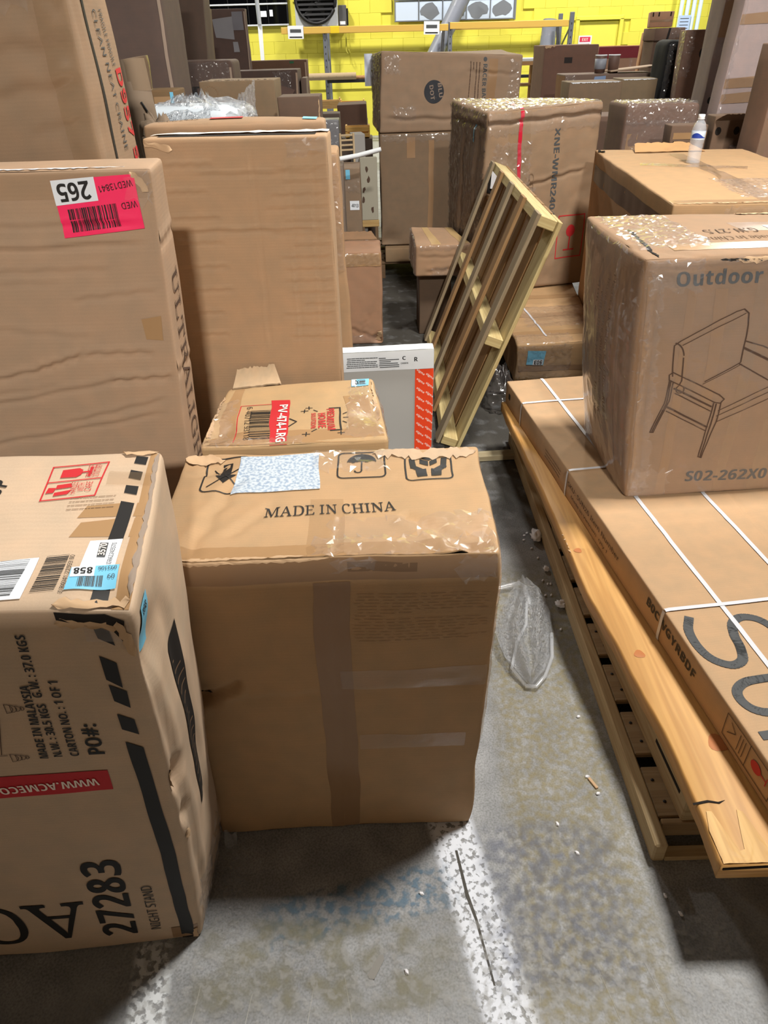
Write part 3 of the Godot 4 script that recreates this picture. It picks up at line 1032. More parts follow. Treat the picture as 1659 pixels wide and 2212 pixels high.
	torn(C, "R", Vector2(0.012, 0.46), Vector2(0.016, 0.43), 0.018, 0.010)
	torn(C, "F", Vector2(0.607, 0.0), Vector2(0.612, 0.05), 0.014, 0.006)
	patch(C, "R", [Vector2(0.016, 0.93), Vector2(0.052, 0.93), Vector2(0.058, 1.02), Vector2(0.026, 1.02)], M.blue_label, "address_label", 0.002)
	words(C, "R", "858", Vector2(0.030, 1.0), Vector2(0.048, 1.0), 0.014, M.dark_print, "lettering", null, "Droid Sans", true, 0.003)
	patch(C, "R", [Vector2(0.10, 0.40), Vector2(0.145, 0.40), Vector2(0.145, 0.86), Vector2(0.10, 0.84)], M.dark_print, "printed_panel")
	small_print(C, "R", Vector2(0.108, 0.8), Vector2(0.138, 0.8), Vector2(0, -0.36), 14, 0.004, M.faint_print, 12)
	patch(C, "F", box4(0.56, 0.015, 0.615, 0.065), M.tape_dark, "tape")
	patch(C, "F", box4(0.555, 0.99, 0.612, 1.04), M.clear_tape, "tape", 0.0018)
	film(C, "R", box4(0.02, 0.02, 0.28, 0.18), 0.01)

	# --- tall carton with the pink label
	C = carton("shipping_carton", "tall flat brown carton at the left with a pink and white 265 label", Vector3(-0.87, 0, -1.505), Vector3(0.9, 1.42, 0.13), Vector3.ZERO, {
		"off": {"FRB": Vector3(-0.066, 0, 0.009), "KRB": Vector3(-0.05, 0, 0.0), "FRT": Vector3(0.012, -0.005, -0.003), "KRT": Vector3(0.0, -0.003, 0)},
		"r": 0.008, "lump": 0.006, "freq": 2.2, "res": 0.02, "fine": "FRT", "tint": Color(0.677, 0.565, 0.465),
		"crisp": 0.006,
		"crease": {"F": [[0.2, 1.312, 0.893, 1.327, 0.004, 0.0045], [0.2, 1.262, 0.89, 1.289, 0.0055, 0.0055], [0.40, 0.99, 0.62, 1.037, 0.006, 0.0055], [0.60, 1.034, 0.705, 1.066, 0.007, 0.006], [0.70, 1.066, 0.86, 1.066, 0.005, 0.006],
			[0.30, 0.92, 0.82, 1.017, 0.004, 0.006], [0.75, 1.004, 0.89, 1.012, 0.008, 0.006], [0.30, 0.83, 0.878, 0.932, 0.0035, 0.0055], [0.30, 0.95, 0.66, 1.0, 0.002, 0.006], [0.70, 1.18, 0.885, 1.195, 0.0032, 0.005], [0.55, 1.235, 0.80, 1.24, 0.0026, 0.005],
			[0.45, 1.13, 0.75, 1.10, 0.0018, 0.006], [0.62, 0.905, 0.88, 0.965, 0.003, 0.0055], [0.4, 1.21, 0.7, 1.215, 0.0015, 0.005]],
			"R": [[0.0, 1.28, 0.13, 1.29, 0.003, 0.008, 1], [0.0, 1.02, 0.13, 1.01, 0.003, 0.008, 1]]}})
	var pk := patch(C, "F", [Vector2(0.718, 1.301), Vector2(0.873, 1.316), Vector2(0.867, 1.411), Vector2(0.714, 1.403)], M.pink, "address_label", 0.002, null, 0.001)
	patch(C, "F", [Vector2(0.715, 1.359), Vector2(0.795, 1.367), Vector2(0.794, 1.408), Vector2(0.714, 1.403)], M.white_label, "number_field", 0.003, pk)
	words(C, "F", "265", Vector2(0.782, 1.402), Vector2(0.722, 1.397), 0.032, M.dark_print, "lettering", pk, "Droid Sans", true, 0.004)
	words(C, "F", "WED13841", Vector2(0.862, 1.402), Vector2(0.800, 1.392), 0.011, M.dark_print, "lettering", pk, "Droid Sans", false, 0.004)
	words(C, "F", "WED", Vector2(0.866, 1.366), Vector2(0.836, 1.362), 0.011, M.dark_print, "lettering", pk, "Droid Sans", false, 0.004)
	marks(C, "F", barcode(Vector2(0.736, 1.311), Vector2(0.829, 1.321), Vector2(-0.002, 0.041), 30, 7), M.dark_print, "barcode", 0.0034, pk)
	patch(C, "F", [Vector2(0.842, 1.097), Vector2(0.877, 1.094), Vector2(0.879, 1.145), Vector2(0.837, 1.139)], M.tape, "tape")
	patch(C, "F", box4(0.2, 1.37, 0.90, 1.416), M.clear_tape, "tape", 0.0012)
	words(C, "R", "ULTRALIGHT", Vector2(0.045, 1.22), Vector2(0.060, 0.72), 0.05, M.brown_print, "lettering", null, "Droid Serif")
	torn(C, "F", Vector2(0.89, 1.38), Vector2(0.86, 1.415), 0.02, 0.008)
	film(C, "F", box4(0.845, 1.36, 0.895, 1.416), 0.006)
	torn(C, "T", Vector2(0.1, 0.01), Vector2(0.85, 0.012), 0.012, 0.003, M.white_label, "glued_paper")

	# --- behind it, taller still
	C = carton("shipping_carton", "tall brown carton at the top left, black stripe and red characters down its side", Vector3(-0.95, 0, -1.80), Vector3(0.8, 2.0, 0.25), Vector3(0, 0, 0.8), {
		"r": 0.012, "lump": 0.010, "freq": 2.0, "res": 0.02, "fine": "FR", "tint": Color(0.599, 0.499, 0.403), "bulge": {"R": 0.012},
		"crease": {"F": [[0.45, 1.585, 0.80, 1.60, 0.006, 0.016], [0.45, 1.505, 0.80, 1.535, 0.006, 0.014], [0.55, 1.66, 0.8, 1.68, 0.004, 0.014], [0.72, 1.7, 0.74, 1.3, 0.003, 0.02], [0.66, 1.45, 0.79, 1.47, 0.003, 0.01]],
			"R": [[0.02, 2.0, 0.03, 1.3, 0.004, 0.01, 1]]}})
	marks(C, "R", [[Vector2(0.062, 1.2), Vector2(0.074, 1.2), Vector2(0.074, 2.0), Vector2(0.062, 2.0)]], M.dark_print, "printed_stripe")
	words(C, "R", "D957 5", Vector2(0.175, 1.555), Vector2(0.185, 1.37), 0.048, M.red_print, "lettering", null, "Droid Sans", true)
	words(C, "R", "CLEAN NEAT CRAINE", Vector2(0.115, 1.66), Vector2(0.125, 1.40), 0.022, M.grey_print)
	words(C, "R", "FRAGILE FRAGILE", Vector2(0.155, 1.66), Vector2(0.165, 1.56), 0.020, M.grey_print)
	patch(C, "R", box4(0.02, 1.68, 0.09, 1.80), M.white_label, "address_label", 0.003)
	film(C, "F", box4(0.3, 1.66, 0.72, 1.80), 0.004)
	patch(C, "F", box4(0.735, 1.2, 0.798, 1.95), M.clear_tape, "tape", 0.0012)

	# --- tall flat carton in the centre, its face dented by its contents
	var grid := []
	for k in 17:
		var v := 0.90 + k * 0.031
		var a := 0.255 + rng.randf() * 0.10
		grid.append([a, v, 0.445, v + rng.randf_range(-0.004, 0.004), 0.0032, 0.004])
		if k % 2 == 0:
			grid.append([0.03, v + 0.012, 0.12 + rng.randf() * 0.06, v + 0.012, 0.0030, 0.0045])
	for u in [0.345, 0.405, 0.255]:
		grid.append([u, 0.86, u + 0.004, 1.39, 0.0024, 0.004])
	grid.append([0.05, 1.19, 0.44, 1.188, 0.0045, 0.005])
	grid.append([0.1, 1.325, 0.44, 1.325, 0.0032, 0.0045])
	C = carton("shipping_carton", "tall flat carton in the centre with a grid of small dents across its broad face", Vector3(-0.335, 0, -2.025), Vector3(0.45, 1.41, 0.11), Vector3.ZERO, {
		"off": {"FLT": Vector3(-0.007, 0.002, 0.002), "FRT": Vector3(-0.004, -0.001, 0)}, "r": 0.007, "lump": 0.004, "res": 0.02, "fine": "FT", "tint": Color(0.709, 0.585, 0.461), "crisp": 0.0055, "crease": {"F": grid}})
	patch(C, "T", box4(0.03, 0.02, 0.42, 0.05), M.dark_inside, "open_flute")
	patch(C, "T", box4(0.0, 0.055, 0.45, 0.108), M.white_print, "glued_paper", 0.003, null, 0.004)
	film(C, "F", box4(0.35, 1.37, 0.45, 1.408), 0.006)
	torn(C, "F", Vector2(0.0, 1.40), Vector2(0.07, 1.385), 0.018, 0.006)
	C = carton("shipping_carton", "flat carton just behind the dented one, red label and blue sticker on its top edge", Vector3(-0.345, 0, -2.14), Vector3(0.44, 1.43, 0.1), Vector3.ZERO, {"off": {"FLT": Vector3(-0.03, 0, 0), "KLT": Vector3(-0.03, 0, 0)}, "res": 0.05, "tint": Color(0.636, 0.520, 0.408), "bulge": {"T": 0.01}})
	patch(C, "T", box4(0.16, 0.03, 0.24, 0.075), M.red_print, "printed_label")
	patch(C, "T", box4(0.385, 0.02, 0.42, 0.09), M.blue_label, "address_label")
	words(C, "T", "GRA22435", Vector2(0.03, 0.035), Vector2(0.13, 0.035), 0.03, M.dark_print)
	small_print(C, "T", Vector2(0.26, 0.08), Vector2(0.36, 0.08), Vector2(0, -0.04), 3, 0.004, M.brown_print, 3)

	# --- behind the middle carton: premium home
	C = carton("shipping_carton", "carton with red printed band and barcode on top, behind the MADE IN CHINA one", Vector3(-0.22, 0, -1.74), Vector3(0.47, 0.78, 0.36), Vector3.ZERO, {
		"off": {"FLT": Vector3(0.006, -0.007, 0.002), "KLT": Vector3(0.014, -0.007, 0), "KRT": Vector3(-0.033, 0.012, -0.005)}, "r": 0.012, "lump": 0.010, "freq": 4.0, "res": 0.02, "fine": "TRL", "tint": Color(0.714, 0.594, 0.438),
		"bulge": {"L": 0.02, "R": 0.01}, "dent": {"T": [[0.02, 0.08, 0.02, 0.08], [0.45, 0.15, 0.015, 0.08]], "L": [[0.1, 0.7, 0.03, 0.1]]}})
	var pb := patch(C, "T", [Vector2(0.177, 0.0), Vector2(0.222, 0.0), Vector2(0.205, 0.247), Vector2(0.149, 0.249)], M.red_print, "printed_band")
	words(C, "T", "PV-474-LRG", Vector2(0.176, 0.215), Vector2(0.192, 0.010), 0.025, M.white_print, "lettering", pb, "Droid Sans", true, 0.003)
	marks(C, "T", barcode(Vector2(0.118, 0.032), Vector2(0.100, 0.195), Vector2(0.055, 0.0), 26, 14), M.dark_print, "barcode")
	words(C, "T", "6 40712 93118", Vector2(0.086, 0.215), Vector2(0.103, 0.03), 0.016, M.dark_print)
	marks(C, "T", stroke([Vector2(0.080, 0.02), Vector2(0.068, 0.225), Vector2(0.15, 0.225)], 0.0025), M.red_print, "printed_rule")
	words(C, "T", "PREMIUM", Vector2(0.313, 0.175), Vector2(0.318, 0.06), 0.022, M.red_print, "lettering", null, "Droid Sans", true)
	words(C, "T", "HOME", Vector2(0.288, 0.150), Vector2(0.292, 0.072), 0.022, M.red_print, "lettering", null, "Droid Sans", true)
	words(C, "T", "SOLUTION", Vector2(0.270, 0.155), Vector2(0.274, 0.072), 0.012, M.red_print, "lettering", null, "Droid Sans", true)
	var em := stroke([Vector2(0.322, 0.18), Vector2(0.352, 0.178), Vector2(0.356, 0.06), Vector2(0.326, 0.058)], 0.005)
	em.append_array(stroke([Vector2(0.215, 0.135), Vector2(0.235, 0.113), Vector2(0.217, 0.09)], 0.0035))
	for p in [Vector2(0.262, 0.19), Vector2(0.355, 0.045), Vector2(0.265, 0.045), Vector2(0.25, 0.172)]:
		em.append_array(stroke([p + Vector2(-0.009, 0), p + Vector2(0.009, 0)], 0.003))
		em.append_array(stroke([p + Vector2(0, -0.009), p + Vector2(0, 0.009)], 0.003))
	for e in [[0.362, 0.14, 0.372, 0.148], [0.364, 0.12, 0.376, 0.12], [0.363, 0.10, 0.373, 0.092], [0.275, 0.175, 0.286, 0.165], [0.278, 0.058, 0.288, 0.068]]:
		em.append_array(stroke([Vector2(e[0], e[1]), Vector2(e[2], e[3])], 0.003))
	marks(C, "T", em, M.dark_print, "printed_emblem")
	var sb := patch(C, "T", [Vector2(0.399, 0.306), Vector2(0.451, 0.311), Vector2(0.456, 0.350), Vector2(0.400, 0.350)], M.blue_label, "address_label", 0.002)
	patch(C, "T", box4(0.401, 0.309, 0.417, 0.347), M.white_label, "number_field", 0.003, sb)
	words(C, "T", "25", Vector2(0.414, 0.342), Vector2(0.413, 0.315), 0.010, M.dark_print, "lettering", sb, "Droid Sans", true, 0.004)
	marks(C, "T", barcode(Vector2(0.425, 0.318), Vector2(0.426, 0.345), Vector2(0.018, 0), 9, 17), M.grey_print, "barcode", 0.003, sb)
	for q in [[Vector2(0.0, 0.01), Vector2(0.46, 0.0), Vector2(0.46, 0.06), Vector2(0.02, 0.08)], [Vector2(0.02, 0.02), Vector2(0.075, 0.02), Vector2(0.06, 0.34), Vector2(0.03, 0.34)], [Vector2(0.38, 0.05), Vector2(0.45, 0.05), Vector2(0.44, 0.25), Vector2(0.37, 0.25)]]:
		patch(C, "T", q, M.tape, "tape", 0.0008)
	flap(C, "T", Vector2(0.02, 0.345), Vector2(0.17, 0.352), 0.06, 32.0, card(Color(0.74, 0.64, 0.52)))
	torn(C, "T", Vector2(0.465, 0.34), Vector2(0.455, 0.10), 0.015, 0.008)
	torn(C, "T", Vector2(0.004, 0.30), Vector2(0.006, 0.05), 0.018, 0.010, M.torn, "torn_corner")
	film(C, "T", [Vector2(0.36, 0.02), Vector2(0.465, 0.02), Vector2(0.45, 0.34), Vector2(0.39, 0.30)], 0.008)
	film(C, "T", box4(0.0, 0.0, 0.26, 0.035), 0.012)
	film(C, "T", [Vector2(0.0, 0.05), Vector2(0.06, 0.05), Vector2(0.05, 0.26), Vector2(0.0, 0.26)], 0.012)
	film(C, "R", box4(0.02, 0.4, 0.34, 0.77), 0.008)


func speckled_label() -> StandardMaterial3D:
	var m := StandardMaterial3D.new()
	m.albedo_texture = noise_tex(noise(0.10, 3, 71), 256, [[0.3, Color(0.56, 0.63, 0.72)], [0.5, Color(0.69, 0.74, 0.79)], [0.68, Color(0.75, 0.79, 0.83)]])
	m.roughness = 0.4
	return m


# a rounded frame holding one of the transport symbols
func handling_frame(C: Dictionary, f: String, u0: float, v0: float, u1: float, v1: float, what: String) -> void:
	var r := 0.012
	var pts := []
	pts.append_array(arc(Vector2(u1 - r, v0 + r), r, -90, 0, 4))
	pts.append_array(arc(Vector2(u1 - r, v1 - r), r, 0, 90, 4))
	pts.append_array(arc(Vector2(u0 + r, v1 - r), r, 90, 180, 4))
	pts.append_array(arc(Vector2(u0 + r, v0 + r), r, 180, 270, 4))
	var q := stroke(pts, 0.0035, true)
	var c := Vector2((u0 + u1) / 2, (v0 + v1) / 2)
	match what:
		"umbrella":
			var top := arc(c + Vector2(0, 0.010), 0.032, 8, 172, 12)
			for k in top.size() - 1:
				var e: Vector2 = top[k]
				var g: Vector2 = top[k + 1]
				var le := c.y + 0.010 + 0.004 * absf(sin(k * PI / 4.0))
				q.append([Vector2(e.x, le), Vector2(g.x, le), g, e])
			q.append_array(stroke([c + Vector2(0, 0.042), c + Vector2(0, -0.022)], 0.003))
			q.append_array(stroke(arc(c + Vector2(-0.007, -0.022), 0.007, 0, -180, 6), 0.003))
		"arrow":
			q.append([c + Vector2(-0.012, -0.004), c + Vector2(0.010, -0.004), c + Vector2(0.010, 0.045), c + Vector2(-0.012, 0.045)])
			q.append([c + Vector2(-0.001, -0.040), c + Vector2(0.022, -0.004), c + Vector2(-0.001, -0.004), c + Vector2(-0.024, -0.004)])
			q.append_array(stroke([c + Vector2(-0.035, -0.05), c + Vector2(0.035, 0.03)], 0.003))
			q.append_array(stroke([c + Vector2(-0.03, 0.03), c + Vector2(0.03, -0.045)], 0.003))
		"hands":
			q.append([c + Vector2(-0.017, 0.016), c + Vector2(0, 0.004), c + Vector2(0, 0.025), c + Vector2(-0.017, 0.034)])
			q.append([c + Vector2(0.003, 0.004), c + Vector2(0.018, 0.016), c + Vector2(0.018, 0.034), c + Vector2(0.003, 0.025)])
			q.append([c + Vector2(-0.015, 0.037), c + Vector2(0.001, 0.028), c + Vector2(0.017, 0.037), c + Vector2(0.001, 0.045)])
			for s in [-1, 1]:
				q.append_array(stroke([c + Vector2(s * 0.033, 0.03), c + Vector2(s * 0.030, 0.0), c + Vector2(s * 0.014, -0.014)], 0.012))
				q.append([c + Vector2(s * 0.004, -0.034), c + Vector2(s * 0.024, -0.034), c + Vector2(s * 0.026, -0.012), c + Vector2(s * 0.005, -0.008)])
	marks(C, f, q, M.dark_print, "handling_symbol")


# the red fragile panel: four corners, seen the way its letters stand
func fragile_panel(C: Dictionary, f: String, a: Vector2, b: Vector2, c: Vector2, d: Vector2) -> void:
	var at := func(x: float, y: float) -> Vector2: return a.lerp(b, x).lerp(d.lerp(c, x), y)
	var q := stroke([a, b, c, d], 0.0022, true)
	q.append_array(stroke([at.call(0, 0.48), at.call(1, 0.48)], 0.002))
	var poly := func(pts: Array) -> Array: return [at.call(pts[0], pts[1]), at.call(pts[2], pts[3]), at.call(pts[4], pts[5]), at.call(pts[6], pts[7])]
	q.append(poly.call([0.50, 0.10, 0.80, 0.12, 0.80, 0.36, 0.50, 0.38]))
	q.append(poly.call([0.42, 0.17, 0.50, 0.10, 0.50, 0.38, 0.42, 0.31]))
	q.append_array(stroke([at.call(0.42, 0.24), at.call(0.28, 0.24)], 0.003))
	q.append_array(stroke([at.call(0.27, 0.12), at.call(0.27, 0.36)], 0.004))
	q.append(poly.call([0.55, 0.56, 0.80, 0.58, 0.80, 0.70, 0.50, 0.68]))
	q.append(poly.call([0.50, 0.76, 0.80, 0.80, 0.80, 0.90, 0.55, 0.88]))
	q.append(poly.call([0.80, 0.66, 0.94, 0.64, 0.96, 0.80, 0.82, 0.80]))
	marks(C, f, q, M.red_print, "handling_symbol")
	words(C, f, "FRAGILE", at.call(0.18, 0.42), at.call(0.20, 0.06), 0.011, M.red_print)
	words(C, f, "DO NOT DROP", at.call(0.08, 0.42), at.call(0.10, 0.06), 0.008, M.red_print)
	words(C, f, "HANDLE", at.call(0.40, 0.90), at.call(0.42, 0.55), 0.009, M.red_print)
	words(C, f, "WITH", at.call(0.26, 0.84), at.call(0.28, 0.60), 0.009, M.red_print)
	words(C, f, "CARE", at.call(0.12, 0.86), at.call(0.14, 0.58), 0.009, M.red_print)


# line drawing of a chest with turned feet, lying on its side
func night_stand_drawing(C: Dictionary) -> void:
	var q := []
	for u in [0.388, 0.393, 0.30, 0.27]:
		q.append_array(stroke([Vector2(u, 0.745), Vector2(u + 0.02, 0.845)], 0.0012))
	for v in [0.742, 0.846]:
		q.append_array(stroke([Vector2(0.20, v), Vector2(0.40, v)], 0.0012))
	for e in [Vector2(0.404, 0.735), Vector2(0.424, 0.852)]:
		for k in 4:
			q.append_array(stroke(arc(e + Vector2(k * 0.007, 0), 0.010 - k * 0.002, -90, 90, 6), 0.001))
			q.append_array(stroke([e + Vector2(k * 0.007, -0.010 + k * 0.002), e + Vector2(k * 0.007, 0.010 - k * 0.002)], 0.001))
	marks(C, "F", q, M.brown_print, "printed_drawing")


# ---------------------------------------------------------------- right-hand side: pallet, board, long carton, chair carton
func build_right_side() -> void:
	# long pallet on the floor
	var P := thing("wooden_pallet", "long low wooden pallet on the floor under the orange board", "pallet", Vector3(0.95, 0, -1.95), Vector3(0, 0, 0))
	var pale := wood(Color(0.73, 0.645, 0.51))
	var dim := wood(Color(0.62, 0.53, 0.41))
	part("outer_board", rbox(Vector3(0.030, 0.062, 2.06), 0.004), pale, P, Vector3(-0.340, 0.0315, 0))
	part("outer_board", rbox(Vector3(0.030, 0.062, 2.06), 0.004), pale, P, Vector3(0.340, 0.0315, 0))
	for z in [1.015, -1.015]:
		part("end_board", rbox(Vector3(0.65, 0.014, 0.03), 0.002), pale, P, Vector3(0.0, 0.0075, z))
		part("inner_end_board", rbox(Vector3(0.645, 0.05, 0.014), 0.002), dim, P, Vector3(0.0, 0.04, z - 0.045 * signf(z)))
	for k in 11:
		var b := part("cross_board", rbox(Vector3(0.645, 0.016, 0.14), 0.003), dim, P, Vector3(0.0, 0.050, 0.885 - k * 0.177))
		for e in [-0.305, -0.295]:
			part("nail_head", lathe([Vector2(0.0001, 0.0012), Vector2(0.004, 0.001), Vector2(0.0045, 0)], 8), M.dark_steel, b, Vector3(e, 0.0085, (e + 0.30) * 6.0))
	for x in [-0.292, 0.0, 0.25]:
		var s := part("stringer", rbox(Vector3(0.045, 0.125, 1.94), 0.004), pale, P, Vector3(x, 0.122, 0.0), Vector3(0, 2.2 if x < -0.2 else 0.0, 0))
		for z in [0.86, 0.43, 0.0, -0.5]:
			part("notch", rbox(Vector3(0.006, 0.012, 0.15), 0.001), M.dark_inside, s, Vector3(-0.0205, 0.0, z))
	for k in 9:
		part("deck_board", rbox(Vector3(0.52, 0.018, 0.12), 0.003), dim, P, Vector3(0.03, 0.194, 0.90 - k * 0.225))
	# the wide board that lies on it
	var edge := [Vector2(0.535, -2.9), Vector2(0.54, -2.7), Vector2(0.568, -2.19), Vector2(0.585, -1.58), Vector2(0.61, -1.36), Vector2(0.622, -1.2), Vector2(0.636, -1.08), Vector2(0.64, -0.88), Vector2(0.632, -0.765)]
	var B := thing("wooden_board", "long orange-brown wooden board with red knots, between pallet and flat printed carton", "board", Vector3(0.9, 0.204, -1.8))
	var bm := wood(Color(0.83, 0.64, 0.39), 0.5)
	var sec := [Vector2(0, 0.003), Vector2(0.0, 0.042), Vector2(0.004, 0.0455), Vector2(0.12, 0.046), Vector2(0.34, 0.0455), Vector2(0.345, 0.042), Vector2(0.345, 0.003), Vector2(0.34, 0.0), Vector2(0.004, 0.0)]
	var st := SurfaceTool.new()
	st.begin(Mesh.PRIMITIVE_TRIANGLES)
	var rows := []
	for k in 60:
		var t := k / 59.0 * (edge.size() - 1)
		var i := mini(int(t), edge.size() - 2)
		var e: Vector2 = edge[i].lerp(edge[i + 1], t - i)
		var row := []
		for s: Vector2 in sec:
			var wob := 0.003 * lumps.get_noise_2d(e.y * 6.0, s.x * 8.0) if s.x < 0.1 else 0.0
			row.append(Vector3(e.x + s.x - 0.9 + wob, s.y + (0.0012 * lumps.get_noise_2d(e.y * 3.0, 7.0) if s.y > 0.03 else 0.0), e.y + 1.8))
		rows.append(row)
	var n := sec.size()
	for k in rows.size() - 1:
		for j in n:
			var q := [[k, j], [k, (j + 1) % n], [k + 1, (j + 1) % n], [k + 1, j]]
			for m in [0, 1, 2, 0, 2, 3]:
				var p: Vector3 = rows[q[m][0]][q[m][1]]
				st.set_uv(Vector2(p.x * 1.3 + p.y, p.z * 0.5))
				st.add_vertex(p)
	for k in range(1, n - 1):
		for v in [rows[0][0], rows[0][k + 1], rows[0][k]]:
			st.add_vertex(v)
		for v in [rows[-1][0], rows[-1][k], rows[-1][k + 1]]:
			st.set_uv(Vector2(v.y * 3.0, v.x))
			st.add_vertex(v)
	st.generate_normals()
	part("board_body", st.commit(), bm, B)
	for k in [[0.605, -1.79, 0.012], [0.655, -1.335, 0.014], [0.745, -1.05, 0.024]]:
		part("knot", lathe([Vector2(0.0001, 0.0008), Vector2(k[2] * 0.6, 0.0007), Vector2(k[2], 0)], 16, 0.12), flat(Color(0.70, 0.43, 0.22), 0.6), B, Vector3(k[0] - 0.9, 0.0466, k[1] + 1.8), Vector3(0, k[1] * 50, 0))
	# split end and chipped edge
	var split := func(u: float, v: float) -> Vector3:
		return Vector3(0.64 + u * 0.17 - 0.9, 0.248 - 0.204 + 0.0035 + 0.006 * absf(lumps.get_noise_2d(u * 14.0, v * 8.0)) * (1.0 - v), -0.767 - v * 0.10 * (0.7 + 0.5 * sin(u * 17.0)) + 1.8)
	part("split_end", sheet(split, 16, 8, Vector2(0.3, 0.1)), wood(Color(0.86, 0.70, 0.46), 0.6), B)
	part("split_line", slab(PackedVector2Array([Vector2(-0.27, 0.0), Vector2(-0.235, 0.006), Vector2(-0.215, 0.002), Vector2(-0.20, 0.010), Vector2(-0.216, 0.006), Vector2(-0.237, 0.011), Vector2(-0.27, 0.005)]), 0.001), M.dark_inside, B, Vector3(0, 0.0468, 0.905), Vector3(-90, 0, 0))
	part("split_line", rbox(Vector3(0.10, 0.008, 0.004), 0.001), M.dark_inside, B, Vector3(-0.21, 0.036, 1.0345), Vector3(0, 0, 3))
	for k in 7:
		part("chip", slab(PackedVector2Array([Vector2(-0.007, 0), Vector2(0.002, -0.012), Vector2(0.008, 0.0), Vector2(0.001, 0.016)]), 0.003), M.torn, B, Vector3(0.584 - 0.9 + k * 0.0006, 0.043, -1.92 + k * 0.022 + 1.8), Vector3(90, k * 40, 10))
	# long flat carton
	var C := carton("flat_carton", "long flat carton with white straps and big grey letters, lying on the orange board", Vector3(1.178, 0.25, -1.776), Vector3(1.0, 0.1, 2.36), Vector3(0, 6.4, 0), {
		"r": 0.006, "lump": 0.003, "res": 0.035, "fine": "LT", "tint": Color(0.743, 0.615, 0.479), "crease": {"T": [[0.0, 1.23, 0.4, 1.21, 0.0015, 0.012], [0.38, 0.55, 0.47, 1.40, 0.004, 0.007], [0.0, 1.13, 0.3, 1.14, 0.001, 0.02]]}})
	for s in [[0.155, 0.155], [0.372, 0.38]]:
		patch(C, "T", [Vector2(s[0] - 0.0065, 0.0), Vector2(s[0] + 0.0065, 0.0), Vector2(s[1] + 0.0065, 2.36), Vector2(s[1] - 0.0065, 2.36)], M.strap, "strap", 0.0025)
	for v in [0.845, 1.575, 2.125]:
		patch(C, "T", box4(0.0, v - 0.006, 1.0, v + 0.006), M.strap, "strap", 0.0034)
		patch(C, "L", box4(2.36 - v - 0.006, 0.0, 2.36 - v + 0.006, 0.1), M.strap, "strap", 0.003)
	# S, seen lying sideways, in two strokes; then U and the bars of the letters after it
	marks(C, "T", stroke(smooth([Vector2(0.046, 0.805), Vector2(0.026, 0.765), Vector2(0.022, 0.71), Vector2(0.036, 0.665), Vector2(0.070, 0.640), Vector2(0.104, 0.652), Vector2(0.122, 0.692), Vector2(0.130, 0.735), Vector2(0.148, 0.775), Vector2(0.182, 0.792), Vector2(0.218, 0.778), Vector2(0.238, 0.738), Vector2(0.236, 0.685)]), 0.023), M.grey_print, "printed_letter")
	marks(C, "T", stroke(smooth([Vector2(0.24, 0.590), Vector2(0.12, 0.590), Vector2(0.070, 0.584), Vector2(0.040, 0.562), Vector2(0.036, 0.530), Vector2(0.055, 0.504), Vector2(0.10, 0.494), Vector2(0.24, 0.492)]), 0.022), M.grey_print, "printed_letter")
	marks(C, "T", stroke(smooth([Vector2(0.03, 0.44), Vector2(0.24, 0.44)]), 0.022), M.grey_print, "printed_letter")
	marks(C, "T", stroke([Vector2(0.03, 0.36), Vector2(0.24, 0.36)], 0.022), M.grey_print, "printed_letter")
	marks(C, "T", stroke([Vector2(0.03, 0.27), Vector2(0.24, 0.27)], 0.022), M.grey_print, "printed_letter")
	marks(C, "T", stroke([Vector2(0.03, 0.18), Vector2(0.24, 0.18)], 0.022), M.grey_print, "printed_letter")
	words(C, "L", "B0CWGYRBDF", Vector2(1.43, 0.052), Vector2(1.70, 0.040), 0.026, M.dark_print, "lettering", null, "Droid Sans", true)
	words(C, "L", "SKU: SUN26 Item Number", Vector2(0.80, 0.052), Vector2(1.24, 0.050), 0.018, M.brown_print)
	words(C, "L", "Made in Vietnam  Qty 1", Vector2(0.84, 0.022), Vector2(1.16, 0.020), 0.014, M.brown_print)
	marks(C, "L", [box4(0.05, 0.04, 0.075, 0.065)], M.dark_print, "printed_block")
	small_print(C, "L", Vector2(0.55, 0.06), Vector2(0.72, 0.06), Vector2(0, -0.04), 3, 0.003, M.faint_print, 31)
	var fr := stroke([Vector2(1.84, 0.02), Vector2(2.02, 0.02), Vector2(2.02, 0.085), Vector2(1.84, 0.085)], 0.002, true)
	fr.append_array(stroke([Vector2(1.93, 0.02), Vector2(1.93, 0.085)], 0.002))
	fr.append_array(stroke([Vector2(1.855, 0.04), Vector2(1.88, 0.06), Vector2(1.86, 0.075)], 0.002))
	for k in 3:
		fr.append_array(stroke([Vector2(1.895 + k * 0.01, 0.03), Vector2(1.895 + k * 0.01, 0.075)], 0.0018))
	marks(C, "L", fr, M.brown_print, "handling_symbol")
	var gl := disc(Vector2(1.962, 0.055), 0.018, 0.014)
	gl.append_array(stroke([Vector2(1.978, 0.055), Vector2(2.0, 0.055)], 0.003))
	gl.append_array(stroke([Vector2(2.0, 0.045), Vector2(2.0, 0.065)], 0.003))
	marks(C, "L", gl, M.red_print, "handling_symbol")
